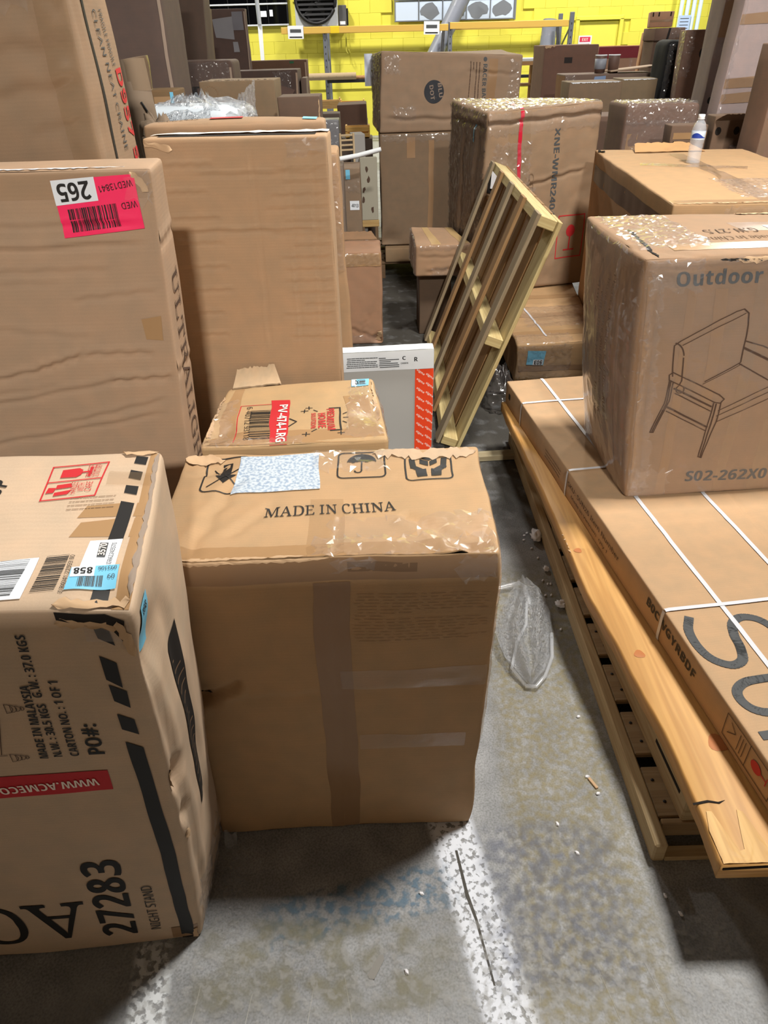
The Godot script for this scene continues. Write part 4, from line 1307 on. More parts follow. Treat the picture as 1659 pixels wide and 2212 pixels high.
	# chair carton on top
	C = carton("shipping_carton", "bulging carton at the right with an armchair drawing and Outdoor printed on its front", Vector3(1.057, 0.352, -2.196), Vector3(0.66, 0.748, 0.487), Vector3(0, 2.492, 0), {
		"off": {"FLB": Vector3(0.037, 0.0, 0.014), "KLB": Vector3(0.048, 0, 0.022), "FLT": Vector3(-0.023, -0.002, -0.009), "KLT": Vector3(-0.038, 0.011, -0.015)},
		"r": 0.011, "lump": 0.007, "freq": 3.0, "res": 0.018, "fine": "FLT", "tint": Color(0.589, 0.475, 0.372), "bulge": {"L": 0.045, "F": 0.012, "T": 0.008},
		"crease": {"L": [[0.42, 0.1, 0.40, 0.7, 0.002, 0.008], [0.45, 0.05, 0.45, 0.7, 0.0015, 0.006]], "F": [[0.025, 0.05, 0.03, 0.70, 0.005, 0.010], [0.0, 0.705, 0.66, 0.715, 0.003, 0.008, 1]], "T": [[0.0, 0.10, 0.12, 0.02, 0.004, 0.012, 1]]}})
	words(C, "F", "Outdoor", Vector2(0.09, 0.670), Vector2(0.321, 0.673), 0.042, M.grey_print, "lettering", null, "Droid Sans", true)
	words(C, "F", "S02-262X01", Vector2(0.197, 0.053), Vector2(0.505, 0.048), 0.038, M.grey_print, "lettering", null, "Droid Sans", true)
	chair_drawing(C)
	patch(C, "L", [Vector2(0.36, 0.10), Vector2(0.40, 0.06), Vector2(0.40, 0.70), Vector2(0.37, 0.70)], M.tape_dark, "tape", 0.001)
	patch(C, "T", box4(0.10, 0.05, 0.65, 0.11), M.tape, "tape", 0.0008)
	patch(C, "T", box4(0.36, 0.22, 0.52, 0.33), M.clear_tape, "tape", 0.0012)
	patch(C, "F", box4(0.20, 0.30, 0.235, 0.66), M.tape_dark, "tape", 0.0006)
	patch(C, "F", box4(0.42, 0.0, 0.48, 0.3), M.clear_tape, "tape", 0.001)
	patch(C, "F", box4(0.012, 0.02, 0.040, 0.70), M.tape_dark, "tape", 0.001)
	patch(C, "F", [Vector2(0.30, 0.0), Vector2(0.33, 0.0), Vector2(0.345, 0.70), Vector2(0.31, 0.70)], M.clear_tape, "tape", 0.0014)
	patch(C, "F", [Vector2(0.10, 0.0), Vector2(0.13, 0.0), Vector2(0.15, 0.66), Vector2(0.125, 0.66)], M.tape_dark, "tape", 0.0006)
	film(C, "F", [Vector2(0.02, 0.04), Vector2(0.07, 0.04), Vector2(0.05, 0.7), Vector2(0.02, 0.7)], 0.008)
	film(C, "L", [Vector2(0.33, 0.3), Vector2(0.37, 0.3), Vector2(0.36, 0.72), Vector2(0.34, 0.72)], 0.008)
	words(C, "T", "Made In China", Vector2(0.42, 0.17), Vector2(0.22, 0.165), 0.035, M.faint_print)
	words(C, "T", "G.W. 27.5", Vector2(0.40, 0.25), Vector2(0.25, 0.245), 0.045, M.brown_print)
	var lb := patch(C, "T", box4(0.44, 0.20, 0.60, 0.28), M.white_label, "address_label", 0.002)
	words(C, "T", "10", Vector2(0.455, 0.262), Vector2(0.445, 0.215), 0.03, M.dark_print, "lettering", lb, "Droid Sans", true, 0.003)
	words(C, "L", "Please take photos of the SKU# W", Vector2(0.325, 0.665), Vector2(0.325, 0.20), 0.024, M.faint_print, "lettering", null, "Droid Sans", false, 0.003)
	words(C, "L", "boxes. Once you find something", Vector2(0.29, 0.645), Vector2(0.29, 0.22), 0.024, M.faint_print, "lettering", null, "Droid Sans", false, 0.003)
	words(C, "L", "with above photos. Then we", Vector2(0.255, 0.60), Vector2(0.255, 0.20), 0.024, M.faint_print, "lettering", null, "Droid Sans", false, 0.003)
	words(C, "L", "quick.", Vector2(0.22, 0.62), Vector2(0.22, 0.52), 0.024, M.faint_print, "lettering", null, "Droid Sans", false, 0.003)
	words(C, "L", "SKU: S02-262X01", Vector2(0.10, 0.55), Vector2(0.09, 0.16), 0.02, M.faint_print)
	patch(C, "L", [Vector2(0.035, 0.03), Vector2(0.095, 0.03), Vector2(0.085, 0.16), Vector2(0.03, 0.16)], M.white_label, "address_label", 0.002)
	small_print(C, "L", Vector2(0.08, 0.14), Vector2(0.08, 0.05), Vector2(-0.035, 0), 4, 0.005, M.grey_print, 45)
	patch(C, "L", box4(0.16, 0.22, 0.36, 0.38), M.clear_tape, "tape", 0.002)
	torn(C, "T", Vector2(0.04, 0.004), Vector2(0.06, 0.30), 0.012, 0.004, M.dark_inside, "tear")
	torn(C, "F", Vector2(0.24, 0.735), Vector2(0.62, 0.738), 0.018, 0.006)
	torn(C, "F", Vector2(0.20, 0.738), Vector2(0.36, 0.732), 0.008, 0.004, M.dark_inside, "tear")
	torn(C, "T", Vector2(0.45, 0.47), Vector2(0.64, 0.478), 0.03, 0.010)
	film(C, "F", box4(0.0, 0.0, 0.655, 0.745), 0.003, null, "stretch_wrap", 10.0)
	film(C, "L", box4(0.0, 0.0, 0.487, 0.745), 0.004, null, "stretch_wrap", 10.0)
	film(C, "T", box4(0.02, 0.08, 0.22, 0.46), 0.010)
	film(C, "F", box4(0.0, 0.0, 0.14, 0.10), 0.012)
	film(C, "F", box4(0.02, 0.66, 0.16, 0.745), 0.008)
	# the one behind it with a bottle on top
	C = carton("shipping_carton", "orange-brown carton behind the chair carton, water bottle standing on its taped top", Vector3(1.6, 0, -3.65), Vector3(0.8, 1.05, 1.5), Vector3(0, -3.5, 0), {
		"off": {"FLT": Vector3(-0.006, -0.005, 0), "KLT": Vector3(-0.012, 0.01, -0.005)}, "lump": 0.008, "res": 0.05, "fine": "FLT", "tint": Color(0.704, 0.566, 0.413), "bulge": {"L": 0.01, "T": 0.004}, "crease": {"T": [[0.3, 0.3, 0.45, 0.9, 0.005, 0.02]]}})
	patch(C, "L", box4(0.05, 0.90, 1.46, 0.985), M.black_tape, "tape", 0.001)
	patch(C, "F", box4(0.0, 0.93, 0.8, 1.0), M.tape, "tape", 0.001)
	patch(C, "T", box4(0.0, 0.0, 0.8, 0.07), M.tape, "tape", 0.001)
	patch(C, "T", box4(0.34, 0.05, 0.42, 1.3), M.clear_tape, "tape", 0.0015)
	patch(C, "T", [Vector2(0.1, 0.9), Vector2(0.55, 0.75), Vector2(0.58, 0.82), Vector2(0.12, 0.98)], M.clear_tape, "tape", 0.002, null, 0.004)
	flap(C, "T", Vector2(0.18, 1.34), Vector2(0.56, 1.38), 0.14, 4.0, card(Color(0.78, 0.60, 0.40)))
	torn(C, "T", Vector2(0.0, 0.01), Vector2(0.5, 0.01), 0.016, 0.006)
	torn(C, "T", Vector2(0.0, 1.44), Vector2(0.03, 1.38), 0.05, 0.03, M.dark_inside, "tear")
	film(C, "T", box4(0.3, 0.1, 0.75, 0.5), 0.008)
	film(C, "F", box4(0.2, 0.9, 0.8, 1.04), 0.004)
	water_bottle(Vector3(1.575, 1.0512, -3.87))
	# low wrapped carton with the small blue label
	C = carton("wrapped_carton", "low film-wrapped carton with a blue 503 label, beyond the flat strapped one", Vector3(0.945, 0.04, -4.27), Vector3(0.45, 0.22, 1.34), Vector3.ZERO, {
		"off": {"FLT": Vector3(0, -0.012, 0.01), "KRT": Vector3(0.12, 0, 0), "KRB": Vector3(0.12, 0, 0)}, "r": 0.012, "lump": 0.012, "res": 0.03, "fine": "FLT", "tint": Color(0.692, 0.560, 0.408), "crease": {"T": [[0.0, 0.3, 0.45, 0.34, 0.004, 0.02], [0.0, 0.62, 0.45, 0.6, 0.004, 0.02]]}})
	var l5 := patch(C, "F", [Vector2(0.06, 0.10), Vector2(0.155, 0.095), Vector2(0.155, 0.18), Vector2(0.06, 0.185)], M.blue_label, "address_label", 0.002)
	patch(C, "F", box4(0.095, 0.098, 0.15, 0.13), M.white_label, "number_field", 0.003, l5)
	words(C, "F", "503", Vector2(0.145, 0.126), Vector2(0.10, 0.126), 0.024, M.dark_print, "lettering", l5, "Droid Sans", true, 0.004)
	for v in [0.12, 0.42, 0.75]:
		patch(C, "T", box4(0.0, v, 0.45, v + 0.07), M.tape, "tape", 0.001)
	patch(C, "T", [Vector2(0.17, 0.1), Vector2(0.18, 0.1), Vector2(0.10, 0.9), Vector2(0.09, 0.9)], M.strap, "strap", 0.003)
	patch(C, "F", box4(0.0, 0.06, 0.45, 0.09), M.tape_dark, "tape", 0.001)
	film(C, "F", box4(0.0, 0.02, 0.3, 0.21), 0.014)
	film(C, "T", box4(0.0, 0.0, 0.3, 0.14), 0.014)
	film(C, "T", box4(0.1, 0.25, 0.45, 0.6), 0.010)
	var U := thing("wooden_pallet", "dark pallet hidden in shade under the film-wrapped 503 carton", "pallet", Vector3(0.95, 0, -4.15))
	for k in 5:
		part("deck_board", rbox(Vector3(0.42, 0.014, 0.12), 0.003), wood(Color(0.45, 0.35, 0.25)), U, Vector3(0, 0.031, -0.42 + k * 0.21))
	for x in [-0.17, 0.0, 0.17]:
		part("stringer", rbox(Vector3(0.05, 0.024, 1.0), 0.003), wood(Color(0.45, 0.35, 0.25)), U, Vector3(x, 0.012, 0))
	# heap of dull film at its corner
	var heap := func(u: float, v: float) -> Vector3:
		var a := u * TAU
		var r := (0.02 + 0.11 * sin(v * PI * 0.5)) * (1.0 + 0.45 * lumps.get_noise_3d(cos(a) * 2.0, sin(a) * 2.0, v * 4.0))
		return Vector3(cos(a) * r * 0.7, 0.20 * (1.0 - v) * (1.0 + 0.3 * lumps.get_noise_2d(a, v * 5.0)) + 0.002, -sin(a) * r)
	var hp := part("film_heap", sheet(heap, 40, 16, Vector2(1, 1)), M.film_dark, self, Vector3(0.62, 0, -3.42))
	tag(hp, "crumpled heap of dull plastic film on the floor by the 503 carton", "plastic film")


func water_bottle(at: Vector3) -> void:
	var o := thing("water_bottle", "clear plastic water bottle with white cap and blue printed label", "bottle", at)
	var pet := StandardMaterial3D.new()
	pet.transparency = BaseMaterial3D.TRANSPARENCY_ALPHA
	pet.albedo_color = Color(0.92, 0.95, 1.0, 0.26)
	pet.roughness = 0.05
	pet.cull_mode = BaseMaterial3D.CULL_DISABLED
	var prof := [Vector2(0.0005, 0.004), Vector2(0.026, 0.001), Vector2(0.031, 0.006)]
	for k in 11:
		prof.append(Vector2(0.0325 - (0.0022 if k % 2 else 0.0), 0.012 + k * 0.0085))
	prof.append_array([Vector2(0.0325, 0.108), Vector2(0.0325, 0.150), Vector2(0.031, 0.160), Vector2(0.025, 0.178), Vector2(0.016, 0.192), Vector2(0.0125, 0.198), Vector2(0.0125, 0.206)])
	part("bottle_body", lathe(prof, 32, 0.02), pet, o)
	var lab := flat(Color(0.80, 0.86, 0.93), 0.35)
	part("bottle_label", lathe([Vector2(0.0330, 0.110), Vector2(0.0333, 0.111), Vector2(0.0333, 0.147), Vector2(0.0330, 0.148)], 32), lab, o)
	var blue := flat(Color(0.13, 0.25, 0.62), 0.4)
	var wave := func(u: float, v: float) -> Vector3:
		var a := -0.4 + u * 2.2
		return Vector3(sin(a - 0.9) * 0.0337, 0.118 + v * (0.012 + 0.010 * sin(u * 5.0)), cos(a - 0.9) * 0.0337)
	part("printed_mark", sheet(wave, 14, 3), blue, o)
	part("bottle_cap", lathe([Vector2(0.0150, 0.200), Vector2(0.0155, 0.201), Vector2(0.0155, 0.215), Vector2(0.0145, 0.217), Vector2(0.0001, 0.217)], 28), flat(Color(0.93, 0.94, 0.96), 0.4), o)
	part("neck_ring", lathe([Vector2(0.0130, 0.196), Vector2(0.0165, 0.197), Vector2(0.0165, 0.199), Vector2(0.0130, 0.2)], 28), flat(Color(0.90, 0.92, 0.95), 0.4), o)


# line drawing of an armchair
func chair_drawing(C: Dictionary) -> void:
	var q := []
	var add := func(pts: Array, w: float, closed: bool): q.append_array(stroke(pts, w, closed))
	# back cushion
	add.call([Vector2(0.100, 0.507), Vector2(0.116, 0.520), Vector2(0.262, 0.598), Vector2(0.284, 0.604), Vector2(0.299, 0.592), Vector2(0.303, 0.560), Vector2(0.301, 0.452)], 0.003, false)
	add.call([Vector2(0.124, 0.508), Vector2(0.290, 0.592)], 0.0025, false)
	add.call([Vector2(0.100, 0.507), Vector2(0.103, 0.440), Vector2(0.106, 0.414)], 0.003, false)
	add.call(arc(Vector2(0.113, 0.470), 0.045, 80, 10, 8).map(func(p): return Vector2(0.098 + (p.x - 0.113) * 0.75, p.y)), 0.003, false)
	add.call([Vector2(0.131, 0.470), Vector2(0.134, 0.40), Vector2(0.128, 0.385)], 0.003, false)
	add.call([Vector2(0.203, 0.395), Vector2(0.300, 0.450)], 0.003, false)
	add.call([Vector2(0.200, 0.388), Vector2(0.304, 0.445)], 0.002, false)
	# seat
	add.call([Vector2(0.298, 0.446), Vector2(0.43, 0.372)], 0.003, false)
	add.call([Vector2(0.260, 0.300), Vector2(0.44, 0.385)], 0.0025, false)
	add.call([Vector2(0.258, 0.282), Vector2(0.44, 0.366)], 0.0025, false)
	add.call([Vector2(0.262, 0.262), Vector2(0.44, 0.342)], 0.0025, false)
	# near arm
	add.call([Vector2(0.096, 0.418), Vector2(0.106, 0.426), Vector2(0.255, 0.352), Vector2(0.272, 0.337), Vector2(0.262, 0.324), Vector2(0.244, 0.328), Vector2(0.098, 0.402)], 0.003, true)
	add.call([Vector2(0.115, 0.375), Vector2(0.235, 0.315)], 0.005, false)
	add.call([Vector2(0.118, 0.360), Vector2(0.235, 0.300)], 0.003, false)
	# legs
	add.call([Vector2(0.099, 0.402), Vector2(0.092, 0.33), Vector2(0.060, 0.235), Vector2(0.070, 0.235), Vector2(0.104, 0.335), Vector2(0.110, 0.395)], 0.0025, false)
	add.call([Vector2(0.103, 0.40), Vector2(0.098, 0.33), Vector2(0.066, 0.237)], 0.003, false)
	add.call([Vector2(0.242, 0.326), Vector2(0.236, 0.25), Vector2(0.227, 0.142), Vector2(0.238, 0.138), Vector2(0.262, 0.265), Vector2(0.264, 0.325)], 0.003, false)
	add.call([Vector2(0.250, 0.322), Vector2(0.246, 0.25), Vector2(0.234, 0.142)], 0.0035, false)
	add.call([Vector2(0.100, 0.318), Vector2(0.236, 0.245)], 0.005, false)
	add.call([Vector2(0.100, 0.305), Vector2(0.234, 0.232)], 0.0025, false)
	# far arm
	add.call([Vector2(0.304, 0.512), Vector2(0.36, 0.495), Vector2(0.44, 0.455)], 0.003, false)
	add.call([Vector2(0.304, 0.492), Vector2(0.44, 0.425)], 0.006, false)
	add.call(arc(Vector2(0.132, 0.372), 0.012, 120, 400, 10), 0.0025, false)
	marks(C, "F", q, M.brown_print, "printed_drawing", 0.0035)


# ---------------------------------------------------------------- middle distance
func build_middle() -> void:
	# leaning pallet
	var P := thing("wooden_pallet", "pale wooden pallet tilted up on edge, leaning to the right in the aisle", "pallet", Vector3(0.315, 0.014, -3.649), Vector3(0.08, -1.0, -20.5))
	var t1 := wood(Color(0.78, 0.71, 0.52))
	var t2 := wood(Color(0.60, 0.47, 0.32))
	var t3 := wood(Color(0.58, 0.52, 0.43))
	for k in 5:
		part("face_slat", rbox(Vector3(0.016, 1.06, 0.085 - 0.004 * (k % 2)), 0.002), t3 if k % 2 == 0 else t2, P, Vector3(-0.046, 0.535, 0.675 - k * 0.335), Vector3(0, 0, 0.2 * k - 0.4))
	for y in [0.03, 0.535, 1.042]:
		part("stringer", rbox(Vector3(0.072, 0.042, 1.44), 0.003), t1, P, Vector3(-0.001, y, 0))
	for k in 8:
		part("back_slat", rbox(Vector3(0.016, 1.06, 0.155), 0.002), t2 if k > 0 else t1, P, Vector3(0.044, 0.535, 0.66 - k * 0.189))
	# white-edged panel box with the orange strip
	var C := carton("panel_box", "grey panel box with a white printed top edge and an orange strip down its side", Vector3(0.0, 0, -2.53), Vector3(0.37, 0.645, 0.06), Vector3.ZERO, {
		"off": {"FRT": Vector3(0.015, 0.010, 0), "KRT": Vector3(0.015, 0.010, 0), "FRB": Vector3(0.01, 0, 0)}, "r": 0.005, "lump": 0.003, "res": 0.04, "mat": flat(Color(0.68, 0.68, 0.67), 0.6)}, "box")
	patch(C, "T", box4(0.0, 0.0, 0.37, 0.06), M.white_paint, "white_lid", 0.0015, null, 0.002)
	var band := patch(C, "F", box4(0.0, 0.573, 0.37, 0.645), M.white_paint, "white_lid", 0.004, null, 0.002)
	small_print(C, "F", Vector2(0.06, 0.625), Vector2(0.17, 0.625), Vector2(0, -0.042), 6, 0.003, M.grey_print, 61, band, 0.0075)
	small_print(C, "F", Vector2(0.176, 0.622), Vector2(0.245, 0.622), Vector2(0, -0.042), 6, 0.003, M.grey_print, 62, band, 0.0075)
	words(C, "F", "C", Vector2(0.258, 0.612), Vector2(0.270, 0.612), 0.014, M.dark_print, "lettering", band, "Droid Sans", true, 0.0075)
	words(C, "F", "CARBON", Vector2(0.252, 0.596), Vector2(0.278, 0.596), 0.006, M.grey_print, "lettering", band, "Droid Sans", true, 0.0075)
	words(C, "F", "R", Vector2(0.300, 0.604), Vector2(0.312, 0.604), 0.016, M.dark_print, "lettering", band, "Droid Sans", true, 0.0075)
	var os := patch(C, "F", [Vector2(0.303, 0.02), Vector2(0.37, 0.02), Vector2(0.37, 0.571), Vector2(0.303, 0.571)], M.orange_label, "printed_strip", 0.002)
	for k in 15:
		for j in 2:
			var p := Vector2(0.306 + j * 0.033, 0.566 - k * 0.036 - j * 0.018)
			words(C, "F", "signa", p, p + Vector2(0.026, -0.022), 0.011, M.white_print, "lettering", os, "Droid Sans", true, 0.003)
	# short carton beyond it
	C = carton("wrapped_carton", "knee-high carton with a ragged corner, beyond the tall dented carton", Vector3(-0.195, 0, -4.5), Vector3(0.44, 0.56, 0.316), Vector3.ZERO, {
		"off": {"FRB": Vector3(-0.005, 0, 0), "FRT": Vector3(0.003, 0, 0)}, "r": 0.014, "lump": 0.008, "res": 0.03, "fine": "FT", "tint": Color(0.631, 0.483, 0.379), "dent": {"F": [[0.42, 0.03, 0.03, 0.06]]}, "crease": {"F": [[0.2, 0.12, 0.44, 0.02, 0.004, 0.012], [0.3, 0.03, 0.36, 0.2, 0.003, 0.012]]}})
	patch(C, "F", box4(0.0, 0.48, 0.44, 0.555), M.tape, "tape", 0.001, null, 0.004)
	torn(C, "F", Vector2(0.405, 0.02), Vector2(0.43, 0.09), 0.04, 0.02)
	flap(C, "T", Vector2(0.1, 0.30), Vector2(0.42, 0.30), 0.05, 50.0, card(Color(0.55, 0.43, 0.32)))
	film(C, "F", box4(0.2, 0.49, 0.43, 0.555), 0.014)
	film(C, "F", box4(0.1, 0.0, 0.40, 0.06), 0.010)
	# wrapped edge carton right behind the tall ones
	C = carton("wrapped_carton", "narrow film-wrapped carton edge showing right of the tall dented carton", Vector3(-0.36, 0, -3.35), Vector3(0.42, 1.225, 0.25), Vector3.ZERO, {"off": {"FRB": Vector3(0.04, 0, 0)}, "r": 0.014, "lump": 0.008, "res": 0.04, "fine": "FR", "tint": Color(0.691, 0.551, 0.415)})
	film(C, "F", box4(0.34, 0.75, 0.42, 1.22), 0.014)
	# boxes with the round black mark
	C = carton("shipping_carton", "large plain carton at the end of the aisle, under the carton with the round mark", Vector3(0.495, 0.238, -6.2), Vector3(0.9, 0.785, 0.6), Vector3.ZERO, {"r": 0.012, "lump": 0.010, "res": 0.04, "fine": "FT", "tint": Color(0.490, 0.406, 0.324), "dent": {"F": [[0.05, 0.02, 0.03, 0.12]]}})
	patch(C, "F", box4(0.36, 0.0, 0.40, 0.74), M.tape_dark, "tape", 0.001)
	patch(C, "F", box4(0.20, 0.62, 0.26, 0.76), M.tape_dark, "tape", 0.001)
	film(C, "F", box4(0.02, 0.73, 0.88, 0.78), 0.006)
	C = carton("shipping_carton", "large carton with a round dark mark and sideways lettering, topmost at the aisle end", Vector3(0.539, 1.026, -6.25), Vector3(1.023, 0.488, 0.6), Vector3(0, 5, 0), {
		"off": {"FLB": Vector3(-0.011, 0, 0), "FLT": Vector3(0.009, 0.023, 0), "FRT": Vector3(0.003, -0.024, 0)}, "r": 0.014, "lump": 0.012, "res": 0.035, "fine": "FLT", "tint": Color(0.580, 0.484, 0.400), "crease": {"F": [[0.0, 0.09, 1.0, 0.07, 0.008, 0.014], [0.6, 0.38, 1.0, 0.36, 0.004, 0.012]]}})
	var rl := marks(C, "F", disc(Vector2(0.386, 0.252), 0.073, 0.073, 32), flat(Color(0.13, 0.14, 0.17), 0.7), "round_mark")
	words(C, "F", "BLU", Vector2(0.41, 0.305), Vector2(0.425, 0.215), 0.028, flat(Color(0.52, 0.45, 0.40)), "lettering", rl, "Droid Sans", true, 0.003)
	words(C, "F", "DOT", Vector2(0.350, 0.290), Vector2(0.365, 0.200), 0.028, flat(Color(0.52, 0.45, 0.40)), "lettering", rl, "Droid Sans", true, 0.003)
	words(C, "F", "RACER BASE", Vector2(0.735, 0.425), Vector2(0.742, 0.17), 0.028, M.grey_print, "lettering", null, "Droid Sans", true)
	marks(C, "F", disc(Vector2(0.748, 0.455), 0.013, 0.014), M.grey_print, "printed_dot")
	small_print(C, "F", Vector2(0.71, 0.44), Vector2(0.71, 0.20), Vector2(-0.09, 0), 4, 0.006, M.brown_print, 66)
	patch(C, "F", box4(0.775, 0.0, 0.84, 0.46), M.tape_dark, "tape", 0.001)
	film(C, "F", box4(0.93, 0.05, 1.02, 0.45), 0.012)
	film(C, "F", box4(0.03, 0.36, 0.14, 0.46), 0.014)
	film(C, "F", box4(0.10, 0.08, 0.26, 0.16), 0.012)
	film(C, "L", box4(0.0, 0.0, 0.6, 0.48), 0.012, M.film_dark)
	C = carton("small_carton", "small low carton with a white label at the foot of the aisle-end stack", Vector3(0.28, 0.125, -6.02), Vector3(0.42, 0.105, 0.4), Vector3.ZERO, {"res": 0.05, "tint": Color(0.579, 0.479, 0.367)})
	patch(C, "F", box4(0.36, 0.02, 0.40, 0.095), M.white_label, "address_label", 0.002)
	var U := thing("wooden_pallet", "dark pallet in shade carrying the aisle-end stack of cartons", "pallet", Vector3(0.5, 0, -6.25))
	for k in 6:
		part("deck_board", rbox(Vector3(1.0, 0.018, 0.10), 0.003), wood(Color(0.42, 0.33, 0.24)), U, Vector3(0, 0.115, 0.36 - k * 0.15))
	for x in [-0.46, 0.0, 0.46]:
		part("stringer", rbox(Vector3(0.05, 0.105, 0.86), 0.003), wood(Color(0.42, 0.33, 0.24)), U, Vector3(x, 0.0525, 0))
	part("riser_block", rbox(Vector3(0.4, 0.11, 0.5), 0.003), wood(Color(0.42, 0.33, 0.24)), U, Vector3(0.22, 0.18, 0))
	# XNE carton
	C = carton("wrapped_carton", "big film-wrapped carton with a red tape band, large lettering running down its face", Vector3(0.90, 0.265, -4.81), Vector3(0.72, 0.995, 0.56), Vector3(0, 15.0, 0), {
		"off": {"FLT": Vector3(0.0, -0.004, 0), "KLT": Vector3(-0.003, 0.03, -0.005), "FRT": Vector3(-0.005, 0.025, -0.007)}, "r": 0.018, "lump": 0.011, "freq": 3.0, "res": 0.028, "fine": "FLT", "tint": Color(0.581, 0.477, 0.379), "bulge": {"L": 0.015, "T": 0.01},
		"crease": {"F": [[0.0, 0.93, 0.72, 0.94, 0.012, 0.012, 1], [0.24, 0.59, 0.66, 0.66, 0.007, 0.010], [0.24, 0.56, 0.44, 0.43, 0.006, 0.010]], "L": [[0.22, 0.04, 0.27, 0.92, 0.012, 0.018], [0.44, 0.04, 0.46, 0.97, 0.010, 0.018], [0.05, 0.91, 0.55, 0.92, 0.012, 0.014]]}})
	words(C, "F", "XNE-WMR240440-B", Vector2(0.424, 0.884), Vector2(0.435, 0.279), 0.036, M.grey_print, "lettering", null, "Droid Sans", true)
	words(C, "F", "QTY:1", Vector2(0.275, 0.664), Vector2(0.281, 0.477), 0.04, M.faint_print)
	patch(C, "F", box4(0.204, 0.312, 0.226, 0.989), flat(Color(0.74, 0.10, 0.20), 0.3), "red_tape", 0.003)
	patch(C, "T", box4(0.204, 0.000, 0.226, 0.550), flat(Color(0.74, 0.10, 0.20), 0.3), "red_tape", 0.003)
	patch(C, "F", box4(0.143, 0.312, 0.275, 0.989), M.clear_tape, "tape", 0.002)
	var rp := stroke([Vector2(0.506, 0.169), Vector2(0.682, 0.169), Vector2(0.682, 0.411), Vector2(0.506, 0.411)], 0.006, true)
	rp.append_array(disc(Vector2(0.594, 0.323), 0.03, 0.035))
	rp.append_array(stroke([Vector2(0.594, 0.290), Vector2(0.594, 0.213), Vector2(0.561, 0.213), Vector2(0.627, 0.213)], 0.008))
	marks(C, "F", rp, M.red_print, "handling_symbol")
	patch(C, "L", box4(0.396, 0.829, 0.418, 0.917), M.blue_label, "address_label", 0.004)
	patch(C, "F", [Vector2(0.022, 0.587), Vector2(0.110, 0.565), Vector2(0.099, 0.719), Vector2(0.033, 0.741)], M.dark_inside, "tear", 0.002)
	patch(C, "F", [Vector2(0.039, 0.609), Vector2(0.083, 0.598), Vector2(0.077, 0.719), Vector2(0.050, 0.730)], M.foam, "foam_corner", 0.008)
	torn(C, "F", Vector2(0.022, 0.565), Vector2(0.132, 0.554), 0.04, 0.02)
	film(C, "T", box4(0.000, 0.000, 0.723, 0.550), 0.012)
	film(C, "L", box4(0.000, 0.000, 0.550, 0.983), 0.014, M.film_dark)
	film(C, "F", box4(0.055, 0.499, 0.286, 0.829), 0.022)
	film(C, "F", box4(0.000, 0.873, 0.715, 0.983), 0.008)
	film(C, "F", box4(0.198, 0.367, 0.330, 0.587), 0.018)
	# low carton by its foot and what it rests on
	C = carton("small_carton", "small low carton with pale tape bands on top, at the foot of the film-wrapped one", Vector3(0.388, 0.393, -4.625), Vector3(0.349, 0.189, 0.446), Vector3.ZERO, {
		"off": {"FLB": Vector3(0.02, 0, 0), "FLT": Vector3(0.02, -0.007, 0), "KLT": Vector3(0.011, 0.01, 0), "KRT": Vector3(-0.07, 0, 0), "KRB": Vector3(-0.07, 0, 0)}, "r": 0.012, "lump": 0.008, "res": 0.03, "fine": "FLT", "tint": Color(0.634, 0.506, 0.394), "crease": {"F": [[0.05, 0.03, 0.36, 0.05, 0.004, 0.012], [0.0, 0.12, 0.36, 0.11, 0.003, 0.01]]}})
	patch(C, "T", [Vector2(0.10, 0.0), Vector2(0.16, 0.0), Vector2(0.135, 0.46), Vector2(0.085, 0.46)], flat(Color(0.72, 0.60, 0.42), 0.3), "tape", 0.001)
	patch(C, "T", box4(0.28, 0.0, 0.34, 0.46), flat(Color(0.72, 0.60, 0.42), 0.3), "tape", 0.001)
	film(C, "L", box4(0.0, 0.0, 0.46, 0.19), 0.012)
	film(C, "F", box4(0.02, 0.16, 0.36, 0.195), 0.008)
	film(C, "F", box4(0.1, 0.0, 0.34, 0.05), 0.012)
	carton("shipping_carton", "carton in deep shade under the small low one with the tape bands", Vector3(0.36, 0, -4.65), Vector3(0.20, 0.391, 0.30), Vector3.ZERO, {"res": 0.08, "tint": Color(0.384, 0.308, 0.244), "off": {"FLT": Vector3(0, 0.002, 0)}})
	# odds and ends in the gap left of the aisle
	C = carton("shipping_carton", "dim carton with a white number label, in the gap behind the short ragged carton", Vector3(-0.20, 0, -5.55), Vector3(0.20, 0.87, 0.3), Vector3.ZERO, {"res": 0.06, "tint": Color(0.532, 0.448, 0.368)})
	var al := patch(C, "F", box4(0.12, 0.60, 0.185, 0.66), M.white_label, "address_label", 0.002)
	words(C, "F", "4013", Vector2(0.13, 0.62), Vector2(0.178, 0.617), 0.022, M.grey_print, "lettering", al, "Droid Sans", true, 0.003)
	patch(C, "F", box4(0.10, 0.80, 0.13, 0.86), M.blue_label, "address_label", 0.002)
	film(C, "F", box4(0.09, 0.72, 0.2, 0.8), 0.012)
	var W := thing("scuffed_plank", "scuffed grey-white plank standing on end in the gap by the aisle-end stack", "plank", Vector3(-0.045, 0, -5.86), Vector3(0, 4, 0))
	part("plank_face", rbox(Vector3(0.13, 0.44, 0.03), 0.004), flat(Color(0.62, 0.60, 0.54), 0.8), W, Vector3(0, 0.66, 0))
	part("plank_cap", rbox(Vector3(0.14, 0.05, 0.035), 0.004), wood(Color(0.72, 0.60, 0.40)), W, Vector3(0, 0.415, 0))
	for s in [-0.055, 0.05]:
		part("plank_leg", rbox(Vector3(0.025, 0.40, 0.03), 0.003), wood(Color(0.45, 0.36, 0.27)), W, Vector3(s, 0.2, 0))
